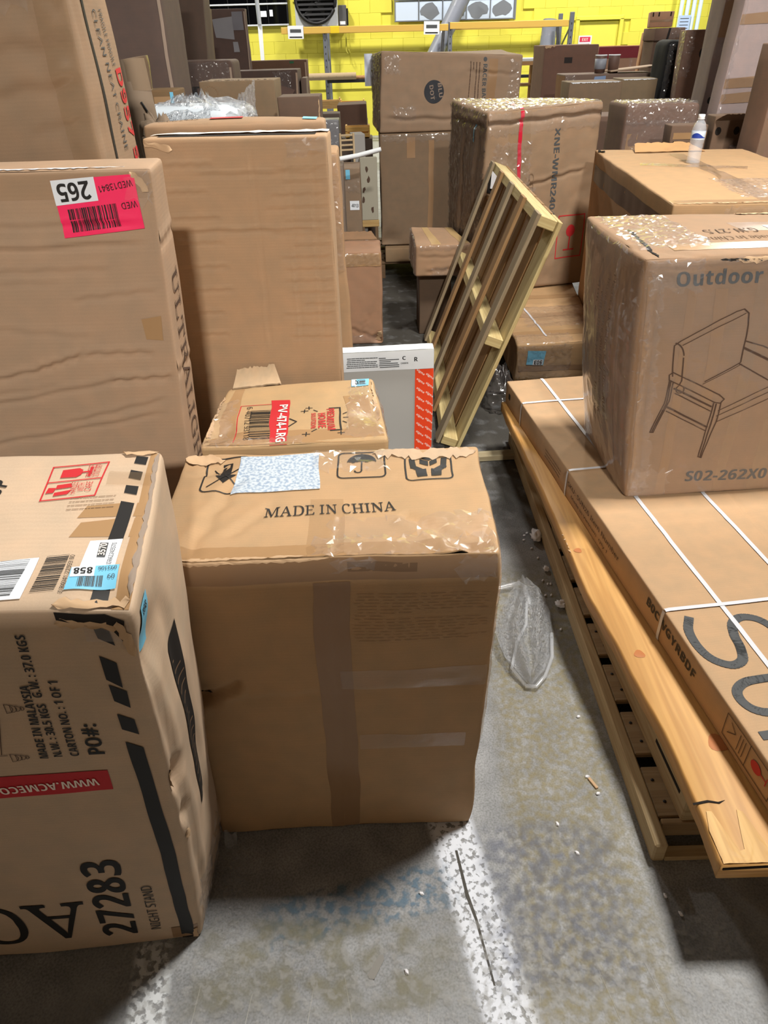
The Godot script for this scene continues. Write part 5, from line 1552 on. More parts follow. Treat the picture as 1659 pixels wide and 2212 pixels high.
	for k in 5:
		var ol := PackedVector2Array()
		for j in 8:
			ol.append(Vector2(cos(TAU * j / 8) * 0.016, sin(TAU * j / 8) * 0.03) * rng.randf_range(0.4, 1.0))
		part("stain", slab(ol, 0.002), M.brown_print, W, Vector3(rng.randf_range(-0.05, 0.04), 0.52 + k * 0.07, 0.016))
	var bar := part("metal_bar", tube([Vector3(-0.215, 0.985, -4.95), Vector3(-0.10, 1.0, -4.96), Vector3(0.045, 1.03, -4.97)], 0.014, 10), M.white_paint, self)
	tag(bar, "white metal bar sticking out across the gap left of the aisle", "bar")
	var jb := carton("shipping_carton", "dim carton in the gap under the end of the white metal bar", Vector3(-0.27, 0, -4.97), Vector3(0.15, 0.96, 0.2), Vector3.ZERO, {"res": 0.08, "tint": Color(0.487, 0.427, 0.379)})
	film(jb, "F", box4(0.05, 0.7, 0.15, 0.95), 0.01)
	var g := carton("grey_case", "grey plastic case behind the top right corner of the tall dented carton", Vector3(-0.31, 0, -6.05), Vector3(0.12, 1.12, 0.2), Vector3.ZERO, {"res": 0.06, "lump": 0.01, "mat": flat(Color(0.42, 0.42, 0.44), 0.5)}, "case")
	film(g, "F", box4(0, 0.7, 0.12, 1.1), 0.008)
	crate("small_crate", "little pale wooden crate lying in the dim gap beyond the aisle", Vector3(-0.13, 0.93, -6.7), 0.20, 0.09, Color(0.80, 0.64, 0.36))
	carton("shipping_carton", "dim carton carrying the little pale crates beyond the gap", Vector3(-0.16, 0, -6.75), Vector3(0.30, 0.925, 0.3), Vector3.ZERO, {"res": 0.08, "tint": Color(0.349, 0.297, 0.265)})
	var dresser := thing("drawer_unit", "small white slatted unit in the gap above the white metal bar", "furniture", Vector3(-0.17, 0, -5.95), Vector3(0, 10, 0))
	part("unit_side", rbox(Vector3(0.09, 1.03, 0.16), 0.004), flat(Color(0.58, 0.57, 0.56)), dresser, Vector3(0.05, 0.515, 0))
	for k in 4:
		part("slat", rbox(Vector3(0.10, 0.012, 0.02), 0.002), wood(Color(0.80, 0.72, 0.60)), dresser, Vector3(-0.04, 0.93 + k * 0.032, 0.08))
	for s in [-0.09, 0.008]:
		part("upright", rbox(Vector3(0.014, 1.04, 0.02), 0.002), wood(Color(0.80, 0.72, 0.60)), dresser, Vector3(s, 0.52, 0.085))


func crate(called: String, label: String, at: Vector3, w: float, h: float, c: Color) -> void:
	var o := thing(called, label, "crate", at)
	var m := wood(c)
	for s in [-1, 1]:
		for k in 2:
			part("slat", rbox(Vector3(w, h * 0.34, 0.012), 0.002), m, o, Vector3(0, h * (0.22 + 0.5 * k), s * w * 0.35))
		part("end_board", rbox(Vector3(0.014, h, w * 0.68), 0.002), m, o, Vector3(s * w * 0.47, h * 0.5, 0))
	part("crate_floor", rbox(Vector3(w * 0.9, 0.01, w * 0.66), 0.002), m, o, Vector3(0, 0.006, 0))


# ---------------------------------------------------------------- the stacks at the back, left
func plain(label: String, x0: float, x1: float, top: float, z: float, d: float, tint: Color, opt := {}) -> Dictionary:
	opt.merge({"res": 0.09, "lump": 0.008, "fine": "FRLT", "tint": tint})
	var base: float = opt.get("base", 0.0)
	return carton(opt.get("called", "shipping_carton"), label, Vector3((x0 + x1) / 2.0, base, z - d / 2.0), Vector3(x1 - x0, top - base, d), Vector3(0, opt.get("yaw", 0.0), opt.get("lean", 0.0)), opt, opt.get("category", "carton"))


func build_far_left() -> void:
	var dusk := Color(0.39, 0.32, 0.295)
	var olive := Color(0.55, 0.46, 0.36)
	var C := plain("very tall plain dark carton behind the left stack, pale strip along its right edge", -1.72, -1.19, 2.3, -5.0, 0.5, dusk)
	patch(C, "F", box4(0.508, 0.0, 0.528, 2.28), flat(Color(0.62, 0.54, 0.48), 0.7), "pale_edge_strip", 0.002)  # pale strip along the right edge
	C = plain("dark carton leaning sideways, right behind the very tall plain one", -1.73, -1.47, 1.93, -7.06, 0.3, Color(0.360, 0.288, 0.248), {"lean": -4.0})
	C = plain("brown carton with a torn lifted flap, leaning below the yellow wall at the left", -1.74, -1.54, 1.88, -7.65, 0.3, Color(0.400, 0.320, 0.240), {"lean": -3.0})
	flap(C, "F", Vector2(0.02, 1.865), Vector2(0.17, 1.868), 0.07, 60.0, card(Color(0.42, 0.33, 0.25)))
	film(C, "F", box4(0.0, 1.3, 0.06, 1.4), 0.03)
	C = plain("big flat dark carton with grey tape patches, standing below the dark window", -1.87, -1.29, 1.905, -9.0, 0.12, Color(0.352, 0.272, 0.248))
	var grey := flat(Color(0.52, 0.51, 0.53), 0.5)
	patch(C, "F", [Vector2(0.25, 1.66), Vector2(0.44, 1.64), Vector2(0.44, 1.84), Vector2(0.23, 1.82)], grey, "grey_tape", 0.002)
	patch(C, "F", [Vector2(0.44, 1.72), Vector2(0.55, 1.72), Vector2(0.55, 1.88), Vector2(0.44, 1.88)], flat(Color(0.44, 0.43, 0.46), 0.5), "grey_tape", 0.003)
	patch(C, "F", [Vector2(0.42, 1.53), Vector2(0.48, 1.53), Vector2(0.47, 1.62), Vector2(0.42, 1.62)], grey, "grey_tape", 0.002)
	patch(C, "F", box4(0.565, 0.2, 0.578, 1.88), flat(Color(0.62, 0.54, 0.48), 0.7), "pale_edge_strip", 0.002)
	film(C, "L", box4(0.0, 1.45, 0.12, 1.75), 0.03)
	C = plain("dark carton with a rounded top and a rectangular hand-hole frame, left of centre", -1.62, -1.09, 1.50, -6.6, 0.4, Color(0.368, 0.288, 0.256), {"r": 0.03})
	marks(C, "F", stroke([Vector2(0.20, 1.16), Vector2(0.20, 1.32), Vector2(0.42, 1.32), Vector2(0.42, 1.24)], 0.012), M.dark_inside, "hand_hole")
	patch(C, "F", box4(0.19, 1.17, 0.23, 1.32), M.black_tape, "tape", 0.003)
	patch(C, "F", box4(0.505, 0.3, 0.525, 1.45), flat(Color(0.62, 0.54, 0.48), 0.7), "pale_edge_strip", 0.002)
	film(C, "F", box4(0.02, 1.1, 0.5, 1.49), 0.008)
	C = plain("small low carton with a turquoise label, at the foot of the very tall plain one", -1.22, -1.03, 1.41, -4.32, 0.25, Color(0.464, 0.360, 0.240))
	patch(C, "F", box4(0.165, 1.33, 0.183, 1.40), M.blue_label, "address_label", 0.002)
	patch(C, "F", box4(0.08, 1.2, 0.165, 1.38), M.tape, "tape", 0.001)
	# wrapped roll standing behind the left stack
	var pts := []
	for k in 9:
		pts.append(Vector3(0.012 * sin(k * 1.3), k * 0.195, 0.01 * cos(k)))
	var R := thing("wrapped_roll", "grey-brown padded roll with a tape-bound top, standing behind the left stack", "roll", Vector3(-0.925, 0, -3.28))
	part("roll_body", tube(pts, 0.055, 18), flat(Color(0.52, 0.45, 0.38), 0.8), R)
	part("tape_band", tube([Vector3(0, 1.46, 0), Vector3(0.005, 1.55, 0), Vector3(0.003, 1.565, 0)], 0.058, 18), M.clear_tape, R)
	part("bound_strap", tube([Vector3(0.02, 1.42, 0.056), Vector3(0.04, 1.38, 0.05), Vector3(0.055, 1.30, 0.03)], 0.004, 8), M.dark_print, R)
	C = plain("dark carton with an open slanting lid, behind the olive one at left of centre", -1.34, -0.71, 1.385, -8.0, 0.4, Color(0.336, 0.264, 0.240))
	patch(C, "F", box4(0.61, 0.2, 0.63, 1.36), flat(Color(0.66, 0.56, 0.48), 0.7), "pale_edge_strip", 0.002)
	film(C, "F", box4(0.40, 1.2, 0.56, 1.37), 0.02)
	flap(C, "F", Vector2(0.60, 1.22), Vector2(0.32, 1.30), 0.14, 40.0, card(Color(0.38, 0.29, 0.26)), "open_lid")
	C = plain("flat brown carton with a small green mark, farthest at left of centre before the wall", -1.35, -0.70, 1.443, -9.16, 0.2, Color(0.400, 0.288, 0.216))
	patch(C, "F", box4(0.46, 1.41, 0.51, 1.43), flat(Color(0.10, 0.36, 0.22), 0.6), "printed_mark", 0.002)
	patch(C, "F", box4(0.628, 0.2, 0.644, 1.42), flat(Color(0.66, 0.56, 0.48), 0.7), "pale_edge_strip", 0.002)
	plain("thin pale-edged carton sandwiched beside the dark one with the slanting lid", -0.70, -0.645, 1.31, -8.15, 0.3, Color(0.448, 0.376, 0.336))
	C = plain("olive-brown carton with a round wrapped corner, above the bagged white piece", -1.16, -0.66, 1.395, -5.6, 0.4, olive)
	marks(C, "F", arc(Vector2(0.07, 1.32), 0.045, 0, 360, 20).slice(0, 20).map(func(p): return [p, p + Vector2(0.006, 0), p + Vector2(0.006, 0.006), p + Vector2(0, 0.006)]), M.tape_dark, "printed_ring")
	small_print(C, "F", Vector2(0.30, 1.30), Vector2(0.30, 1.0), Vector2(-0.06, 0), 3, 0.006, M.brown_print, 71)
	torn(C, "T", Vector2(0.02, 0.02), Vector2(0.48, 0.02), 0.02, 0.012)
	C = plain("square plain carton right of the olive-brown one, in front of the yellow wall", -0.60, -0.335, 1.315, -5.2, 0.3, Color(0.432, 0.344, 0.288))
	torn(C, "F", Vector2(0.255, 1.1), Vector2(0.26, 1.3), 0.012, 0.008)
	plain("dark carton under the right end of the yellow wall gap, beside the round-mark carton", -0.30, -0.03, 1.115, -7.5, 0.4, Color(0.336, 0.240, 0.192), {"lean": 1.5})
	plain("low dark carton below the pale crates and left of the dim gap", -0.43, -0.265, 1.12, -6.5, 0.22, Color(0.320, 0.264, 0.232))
	# bagged white piece of furniture
	var B := thing("bagged_furniture", "white upholstered piece inside a clear plastic bag, lying on the left rear cartons", "furniture", Vector3(-0.93, 1.188, -4.05), Vector3(0, -3, 0))
	var cushion := func(u: float, v: float) -> Vector3:
		var a := u * TAU
		var b := (v - 0.5) * PI
		var sx := signf(cos(a)) * pow(absf(cos(a)), 0.35) * pow(cos(b), 0.35)
		var sz := signf(sin(a)) * pow(absf(sin(a)), 0.35) * pow(cos(b), 0.35)
		return Vector3(sx * 0.29, 0.085 + signf(b) * pow(absf(sin(b)), 0.5) * 0.085, -sz * 0.20)
	part("white_cushion", sheet(cushion, 40, 20), flat(Color(0.80, 0.84, 0.88), 0.6), B)
	var bagf := func(u: float, v: float) -> Vector3:
		var a := u * TAU
		var w := 0.02 + 0.03 * lumps.get_noise_3d(cos(a) * 3.0, v * 5.0, sin(a) * 3.0)
		var up := 0.20 * v + 0.05 * lumps.get_noise_2d(a * 2.0, v * 4.0)
		var k := 1.0 - 0.8 * smoothstep(0.55, 1.0, v)
		return Vector3(cos(a) * (0.31 + w) * k + 0.06 * v, up + 0.004, -sin(a) * (0.22 + w) * k)
	part("plastic_bag", sheet(bagf, 48, 20, Vector2(3, 1)), M.film_bag, B)
	var tail := func(u: float, v: float) -> Vector3:
		return Vector3(0.24 + u * 0.13, 0.05 + v * 0.22 * (0.5 + 0.5 * u) + 0.02 * lumps.get_noise_2d(u * 5.0, v * 5.0), 0.1 - 0.06 * v + 0.03 * lumps.get_noise_2d(u * 6.0 + 9.0, v * 6.0))
	part("bag_end", sheet(tail, 16, 16, Vector2(1, 1)), M.film_bag, B)
	plain("pale carton holding up the bagged white piece", -1.25, -0.64, 1.18, -3.85, 0.45, Color(0.440, 0.368, 0.320))
	# crumpled brown paper
	var crum := func(u: float, v: float) -> Vector3:
		var a := u * TAU
		var b := v * PI
		var d := Vector3(cos(a) * sin(b), -cos(b), -sin(a) * sin(b))
		var r := 1.0 + 0.22 * lumps.get_noise_3dv(d * 1.3) + 0.30 * absf(lumps.get_noise_3dv(d * 3.0 + Vector3(9, 0, 0)))
		return Vector3(d.x * 0.058, 0.085 + d.y * 0.085, d.z * 0.05) * r
	var pp := part("paper_wad", sheet(crum, 26, 16), card(Color(0.50, 0.43, 0.36)), self, Vector3(-0.735, 1.225, -2.75))
	tag(pp, "crumpled brown paper wad sticking up behind the tall dented carton", "paper")
	plain("hidden brown carton carrying the crumpled paper wad", -0.86, -0.66, 1.235, -2.62, 0.3, Color(0.416, 0.344, 0.288))
	film(plain("dim carton behind the two tall flat ones, film on its top", -0.62, -0.42, 1.22, -3.0, 0.2, Color(0.400, 0.336, 0.288)), "T", box4(0, 0, 0.2, 0.2), 0.02)
	# white sheet hanging at the corner of the round-mark carton
	var shf := func(u: float, v: float) -> Vector3:
		return Vector3(-0.055 + u * 0.062, 1.30 + v * 0.215, -6.53 + 0.008 * sin(u * 5.0 + v * 7.0))
	var sh := part("paper_sheet", sheet(shf, 6, 14), flat(Color(0.80, 0.83, 0.90), 0.7), self)
	tag(sh, "white paper sheet hanging at the left corner of the round-mark carton", "paper")
	crate("pale_crate", "pale wooden crate on the far floor heap, left of its open-slatted neighbour", Vector3(-0.62, 0.62, -12.0), 0.30, 0.30, Color(0.78, 0.64, 0.42))
	crate("pale_crate", "pale open-slatted wooden crate below the yellow wall, right of the plain crate", Vector3(-0.30, 0.62, -12.2), 0.36, 0.26, Color(0.82, 0.66, 0.38))
	plain("far low carton carrying the two pale crates before the yellow wall", -0.85, -0.08, 0.615, -11.7, 0.7, Color(0.400, 0.328, 0.272))


# ---------------------------------------------------------------- the stacks at the back, right
func build_far_right() -> void:
	var dusk := Color(0.54, 0.43, 0.37)
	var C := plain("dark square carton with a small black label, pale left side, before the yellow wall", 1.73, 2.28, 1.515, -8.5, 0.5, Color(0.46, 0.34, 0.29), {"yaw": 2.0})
	patch(C, "F", box4(0.21, 1.36, 0.29, 1.41), M.black_tape, "printed_label", 0.002)
	torn(C, "F", Vector2(0.0, 1.50), Vector2(0.12, 1.515), 0.03, 0.02)
	C = plain("long carton with a dark red upper band, nearest the yellow door", 2.96, 3.68, 1.46, -11.0, 0.5, Color(0.62, 0.48, 0.40))
	patch(C, "F", box4(0.0, 1.33, 0.72, 1.455), flat(Color(0.46, 0.09, 0.14), 0.5), "red_band", 0.003)
	patch(C, "T", box4(0.0, 0.0, 0.72, 0.5), flat(Color(0.46, 0.09, 0.14), 0.5), "red_band", 0.003)
	words(C, "F", "HEAVY", Vector2(0.26, 1.375), Vector2(0.38, 1.375), 0.03, M.red_print)
	film(C, "F", box4(0.42, 1.15, 0.46, 1.33), 0.01)
	# two little open tubs on the carton tops
	for t in [[2.08, "wrapped", "small grey-banded tub standing on the wide blue-labelled carton"], [2.20, "plain", "small brown tub with white rim, right of the grey-banded tub"]]:
		var T := thing("small_tub", t[2], "tub", Vector3(t[0], 1.303, -7.62), Vector3.ZERO, "tubs on the wide carton")
		part("tub_body", lathe([Vector2(0.001, 0.0), Vector2(0.045, 0.0), Vector2(0.05, 0.13), Vector2(0.046, 0.135), Vector2(0.042, 0.01), Vector2(0.001, 0.008)], 20), flat(Color(0.40, 0.31, 0.28), 0.6), T)
		part("tub_rim", lathe([Vector2(0.046, 0.130), Vector2(0.053, 0.131), Vector2(0.053, 0.140), Vector2(0.046, 0.141)], 20), M.white_label, T)
		if t[1] == "wrapped":
			part("grey_band", lathe([Vector2(0.0485, 0.03), Vector2(0.0505, 0.031), Vector2(0.0525, 0.11), Vector2(0.0495, 0.111)], 20), flat(Color(0.55, 0.57, 0.62), 0.5), T)
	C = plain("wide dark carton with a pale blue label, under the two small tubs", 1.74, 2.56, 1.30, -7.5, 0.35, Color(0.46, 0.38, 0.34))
	patch(C, "F", [Vector2(0.26, 1.22), Vector2(0.37, 1.215), Vector2(0.37, 1.285), Vector2(0.27, 1.28)], flat(Color(0.48, 0.57, 0.72), 0.5), "address_label", 0.002)
	patch(C, "L", box4(0.0, 1.0, 0.35, 1.29), flat(Color(0.50, 0.33, 0.22), 0.7), "brown_panel", 0.002)
	film(C, "F", box4(0.0, 1.2, 0.1, 1.3), 0.02)
	var bd := part("loose_board", rbox(Vector3(0.42, 0.012, 0.22), 0.003), card(Color(0.701, 0.609, 0.529)), self, Vector3(2.36, 1.332, -7.62), Vector3(0, 0, 4.5))
	tag(bd, "loose pale cardboard sheet lying on the wide blue-labelled carton", "board")
	C = plain("olive carton with a white glued top edge, second row right of the red-taped one", 1.62, 2.06, 1.275, -6.8, 0.3, Color(0.50, 0.42, 0.34))
	torn(C, "F", Vector2(0.0, 1.272), Vector2(0.43, 1.274), 0.02, 0.012, M.white_label, "glued_paper")
	C = plain("square olive carton next to the black wrapped piece", 2.07, 2.36, 1.285, -6.85, 0.3, Color(0.50, 0.43, 0.34))
	torn(C, "F", Vector2(0.0, 1.282), Vector2(0.28, 1.284), 0.015, 0.010, M.white_label, "glued_paper")
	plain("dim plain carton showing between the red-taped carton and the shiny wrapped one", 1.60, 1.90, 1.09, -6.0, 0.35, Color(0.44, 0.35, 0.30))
	C = plain("squat carton in shiny film, behind the water bottle", 1.62, 2.10, 1.22, -5.2, 0.4, Color(0.46, 0.36, 0.31), {"r": 0.025, "lump": 0.014, "called": "wrapped_carton"})
	film(C, "F", box4(0.0, 1.10, 0.47, 1.22), 0.02)
	film(C, "T", box4(0.0, 0.0, 0.48, 0.3), 0.02)
	film(C, "F", box4(0.0, 0.75, 0.47, 1.12), 0.006)
	patch(C, "F", box4(0.03, 0.5, 0.10, 1.05), M.tape_dark, "tape", 0.001)
	# black wrapped upright
	C = plain("upright black fabric-covered piece wrapped in film, at the upper right", 2.40, 2.68, 1.545, -7.0, 0.35, Color.BLACK, {"called": "black_upholstery", "body": "fabric_body", "mat": M.black_cloth, "r": 0.05, "lump": 0.01, "category": "furniture", "lean": -2.0})
	film(C, "F", box4(0.0, 0.8, 0.06, 1.52), 0.02)
	film(C, "F", box4(0.2, 1.40, 0.27, 1.54), 0.02)
	# stack of small boxes above
	C = plain("small pale carton with dark notches, topmost of the stack left of the white pipes", 2.80, 3.02, 1.77, -8.5, 0.3, Color(0.72, 0.55, 0.44), {"base": 1.64, "yaw": -14.0})
	for u in [0.02, 0.075, 0.185]:
		patch(C, "F", box4(u, 0.09, u + 0.012, 0.125), M.dark_inside, "notch", 0.002)
	patch(C, "F", box4(0.0, 0.045, 0.22, 0.062), M.tape_dark, "tape", 0.002)
	C = plain("flattened dark carton with a black strap, second from top left of the white pipes", 2.79, 3.09, 1.635, -8.4, 0.35, Color(0.48, 0.38, 0.33), {"base": 1.53, "lump": 0.012})
	patch(C, "F", [Vector2(0.12, 0.0), Vector2(0.145, 0.0), Vector2(0.16, 0.105), Vector2(0.14, 0.105)], M.black_tape, "strap", 0.003)
	film(C, "F", box4(0.16, 0.02, 0.29, 0.10), 0.02)
	plain("dim carton carrying the two small stacked ones left of the white pipes", 2.80, 3.10, 1.53, -8.42, 0.32, Color(0.44, 0.35, 0.30))
	plain("narrow bright pale carton edge standing left of the black wrapped piece", 2.77, 2.96, 1.60, -8.9, 0.1, Color(0.86, 0.66, 0.50), {"lean": -3.0})
	# tall narrow cartons
	C = plain("tall narrow carton with a round dark mark, right of the upright black piece", 2.44, 2.72, 1.61, -6.5, 0.3, Color(0.52, 0.40, 0.34), {"called": "wrapped_carton", "yaw": -12.0})
	marks(C, "F", disc(Vector2(0.16, 1.46), 0.042, 0.042), M.dark_print, "round_mark")
	words(C, "F", "VOR", Vector2(0.23, 1.56), Vector2(0.235, 1.40), 0.04, M.brown_print, "lettering", null, "Droid Sans", true)
	film(C, "F", box4(0.0, 1.3, 0.07, 1.6), 0.02)
	film(C, "L", box4(0.1, 0.9, 0.3, 1.6), 0.012)
	C = plain("very tall leaning carton pair edge with dark printed symbols, right of the round-mark narrow one", 2.25, 2.47, 2.35, -5.6, 0.35, Color(0.60, 0.53, 0.52), {"lean": -2.0, "called": "wrapped_carton", "yaw": -8.0})
	patch(C, "F", box4(0.095, 0.5, 0.105, 2.3), M.dark_inside, "gap", 0.002)
	for u in [0.04, 0.15]:
		marks(C, "F", disc(Vector2(u, 1.20), 0.012, 0.02), M.dark_print, "printed_symbol")
		marks(C, "F", [box4(u - 0.008, 1.05, u + 0.008, 1.11)], M.dark_print, "printed_symbol")
	for v in [1.45, 1.0, 1.9, 1.75]:
		film(C, "F", box4(0.0, v, 0.22, v + 0.09), 0.02)
	patch(C, "F", box4(0.0, 1.56, 0.09, 2.2), M.tape_dark, "tape", 0.002)
	C = plain("very tall film-wrapped carton with taped face, at the upper right edge of the photo", 2.06, 2.32, 2.6, -5.0, 0.15, Color(0.66, 0.59, 0.585), {"lean": -3.0, "called": "wrapped_carton"})
	for v in [1.85, 1.62, 1.22, 1.30, 2.1]:
		patch(C, "F", [Vector2(0.0, v), Vector2(0.26, v + 0.02), Vector2(0.26, v + 0.08), Vector2(0.0, v + 0.05)], M.tape_dark, "tape", 0.002)
	film(C, "F", box4(0.0, 1.0, 0.025, 2.3), 0.03)
	film(C, "F", box4(0.235, 1.0, 0.26, 2.3), 0.03)
	film(C, "F", box4(0.0, 1.05, 0.26, 2.3), 0.004)
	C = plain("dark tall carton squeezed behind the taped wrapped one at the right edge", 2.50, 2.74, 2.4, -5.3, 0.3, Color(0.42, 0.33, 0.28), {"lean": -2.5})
	C = plain("upright carton with a film-wrapped label, cut by the right edge of the photo", 2.06, 2.39, 1.535, -4.3, 0.25, Color(0.50, 0.39, 0.33), {"lean": -1.5, "called": "wrapped_carton"})
	patch(C, "F", box4(0.02, 1.36, 0.07, 1.50), flat(Color(0.62, 0.68, 0.76), 0.5), "address_label", 0.002)
	film(C, "F", box4(0.0, 1.2, 0.12, 1.53), 0.02)
	patch(C, "F", box4(0.0, 0.6, 0.04, 1.2), M.clear_tape, "tape", 0.002)
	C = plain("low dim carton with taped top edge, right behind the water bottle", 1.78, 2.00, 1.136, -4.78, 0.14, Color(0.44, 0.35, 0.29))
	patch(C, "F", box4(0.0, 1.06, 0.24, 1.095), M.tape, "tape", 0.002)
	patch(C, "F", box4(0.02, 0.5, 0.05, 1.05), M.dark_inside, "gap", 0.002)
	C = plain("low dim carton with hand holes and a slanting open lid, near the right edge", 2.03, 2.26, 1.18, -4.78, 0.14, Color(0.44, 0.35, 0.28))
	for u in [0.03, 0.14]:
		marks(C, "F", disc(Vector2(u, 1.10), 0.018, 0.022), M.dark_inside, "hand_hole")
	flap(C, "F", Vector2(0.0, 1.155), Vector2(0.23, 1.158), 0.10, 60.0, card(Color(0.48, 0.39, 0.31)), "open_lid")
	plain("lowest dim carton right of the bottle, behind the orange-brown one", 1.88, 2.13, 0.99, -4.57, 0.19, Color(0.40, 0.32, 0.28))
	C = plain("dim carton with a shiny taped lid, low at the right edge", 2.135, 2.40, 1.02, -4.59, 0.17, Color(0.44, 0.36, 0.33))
	film(C, "T", box4(0.0, 0.0, 0.25, 0.2), 0.02)
	# shelf unit with a white top between the two far cartons
	var S := thing("shelf_unit", "low open shelf with a white top, between round-mark carton and dark square one", "shelf", Vector3(1.93, 0, -9.9))
	part("shelf_top", rbox(Vector3(0.46, 0.03, 0.3), 0.004), M.white_paint, S, Vector3(0, 1.37, 0))
	part("shelf_rail", rbox(Vector3(0.46, 0.04, 0.02), 0.003), wood(Color(0.72, 0.56, 0.38)), S, Vector3(0, 1.335, 0.14))
	for s in [-0.21, -0.02, 0.20]:
		part("upright", rbox(Vector3(0.04, 1.35, 0.28), 0.003), wood(Color(0.62, 0.44, 0.30)), S, Vector3(s, 0.675, 0))
	for y in [1.12, 0.8, 0.4]:
		part("shelf_board", rbox(Vector3(0.42, 0.02, 0.28), 0.003), wood(Color(0.62, 0.48, 0.34)), S, Vector3(0, y, 0))
	var rag := func(u: float, v: float) -> Vector3:
		var a := u * TAU
		return Vector3(cos(a) * 0.05 * (1.0 - v * 0.6), 0.07 * v * (1.0 + 0.3 * sin(a * 3.0)), -sin(a) * 0.06 * (1.0 - v * 0.7))
	var rg := part("rag", sheet(rag, 20, 8), flat(Color(0.42, 0.46, 0.50), 0.9), self, Vector3(1.99, 1.131, -9.87))
	tag(rg, "small grey rag lying on the white-topped open shelf", "rag")


# ---------------------------------------------------------------- along the back wall
func build_rack_and_wall_things() -> void:
	var K := thing("storage_rack", "steel storage rack with yellow beams and grey posts along the yellow wall", "rack", Vector3(0, 0, -15.0))
	for x in [-0.80, 1.39, 3.50]:
		for z in [0.0, -0.9]:
			var p := part("post", rbox(Vector3(0.075, 1.93 if x > 3.0 else 1.84, 0.06), 0.006), M.steel, K, Vector3(x, 0.965 if x > 3.0 else 0.92, z))
			if z == 0.0:
				for k in 14:
					part("slot", rbox(Vector3(0.012, 0.028, 0.006), 0.001), M.dark_steel, p, Vector3(0, -0.5 + k * 0.1, 0.03))
		part("brace", tube([Vector3(x, 0.5, 0), Vector3(x, 1.3, -0.9)], 0.016), M.steel, K)
		part("brace", tube([Vector3(x, 1.75, 0), Vector3(x, 1.3, -0.9)], 0.016), M.steel, K)
	part("beam", rbox(Vector3(2.9, 0.10, 0.05), 0.006), M.beam_paint, K, Vector3(-0.10, 1.765, 0.04), Vector3(0, 0, -0.3))
	part("beam", rbox(Vector3(2.06, 0.10, 0.05), 0.006), M.beam_paint, K, Vector3(2.41, 1.775, 0.04), Vector3(0, 0, -0.2))
	part("beam", rbox(Vector3(4.9, 0.10, 0.05), 0.006), M.beam_paint, K, Vector3(1.0, 1.77, -0.9))
	part("yellow_sleeve", rbox(Vector3(0.16, 0.106, 0.056), 0.006), flat(Color(0.86, 0.74, 0.10), 0.5), K, Vector3(-0.62, 1.768, 0.04))
	for s in [[-1.30, 1.745], [1.06, 1.755]]:
		var c := part("sign_card", rbox(Vector3(0.27, 0.19, 0.004), 0.001), M.white_label, K, Vector3(s[0], s[1], 0.072), Vector3(0, 0, -1))
		part("printed_line", rbox(Vector3(0.22, 0.02, 0.001), 0.0002), M.dark_print, c, Vector3(0, -0.07, 0.0025))
		part("printed_line", rbox(Vector3(0.19, 0.05, 0.001), 0.0002), M.grey_print, c, Vector3(0, 0.02, 0.0025))
	# cardboard tubes lying on the low shelf of the rack
	part("shelf_rail", rbox(Vector3(4.2, 0.05, 0.05), 0.006), M.dark_steel, K, Vector3(1.30, 1.0, 0.04))
	for t in [[-1.25, -0.28, 1.10, 0.055, Color(0.66, 0.58, 0.46), "spiral-wound grey cardboard tube lying on the rack's low rail"], [-0.40, 0.05, 1.07, 0.032, Color(0.62, 0.46, 0.30), "thin brown cardboard tube end sticking out beside the spiral-wound one"]]:
		var T := thing("cardboard_tube", t[5], "tube", Vector3(0, t[2] - 0.02, -14.88 - (0.09 if t[3] < 0.05 else 0.0)))
		part("tube_body", tube([Vector3(t[0], 0, 0), Vector3(t[1], 0, 0)], t[3], 18), card(t[4]), T)
		for k in 7:
			var x: float = lerpf(t[0], t[1], (k + 0.5) / 7.0)
			part("spiral_seam", tube([Vector3(x - 0.035, -t[3], 0.006), Vector3(x, 0, t[3]), Vector3(x + 0.035, t[3], 0.006)], 0.004, 6), flat((t[4] as Color).darkened(0.3)), T)
	# fan
	var F := thing("wall_fan", "big round black fan with louvre slats on the yellow wall", "fan", Vector3(-0.98, 2.24, -15.85), Vector3(-4, 0, 0))
	part("mounting_plate", rbox(Vector3(0.78, 0.80, 0.03), 0.006), flat(Color(0.72, 0.74, 0.76), 0.5), F, Vector3(0, 0, -0.10))
	var ring := []
	for k in 41:
		ring.append(Vector3(cos(TAU * k / 40) * 0.36, sin(TAU * k / 40) * 0.36, 0))
	part("shroud", tube(ring, 0.03, 10, false), M.dark_steel, F)
	part("back_disc", lathe([Vector2(0.001, 0.0), Vector2(0.36, 0.0), Vector2(0.36, 0.02), Vector2(0.001, 0.02)], 36), M.black_cloth, F, Vector3(0, 0, -0.06), Vector3(90, 0, 0))
	for k in 9:
		var y := -0.30 + k * 0.075
		var w := 2.0 * sqrt(maxf(0.01, 0.34 * 0.34 - y * y))
		part("louvre", rbox(Vector3(w, 0.05, 0.008), 0.002), M.dark_steel, F, Vector3(0, y, 0.0), Vector3(-38, 0, 0))
	part("hub", lathe([Vector2(0.001, 0.03), Vector2(0.04, 0.03), Vector2(0.055, 0.0)], 20), M.steel, F, Vector3(0.03, 0.09, 0.02), Vector3(90, 0, 0))
	for k in 5:
		part("blade", rbox(Vector3(0.10, 0.29, 0.012), 0.004), M.dark_steel, F, Vector3(sin(TAU * k / 5) * 0.17, cos(TAU * k / 5) * 0.17, -0.03), Vector3(0, 18, -72 * k))
	var G := thing("control_box", "dark grey switch box with a small white plate, right of the fan", "switch box", Vector3(-0.51, 1.93, -16.02))
	part("box_body", rbox(Vector3(0.15, 0.34, 0.12), 0.01), flat(Color(0.30, 0.30, 0.31), 0.5), G, Vector3(0, 0.05, 0))
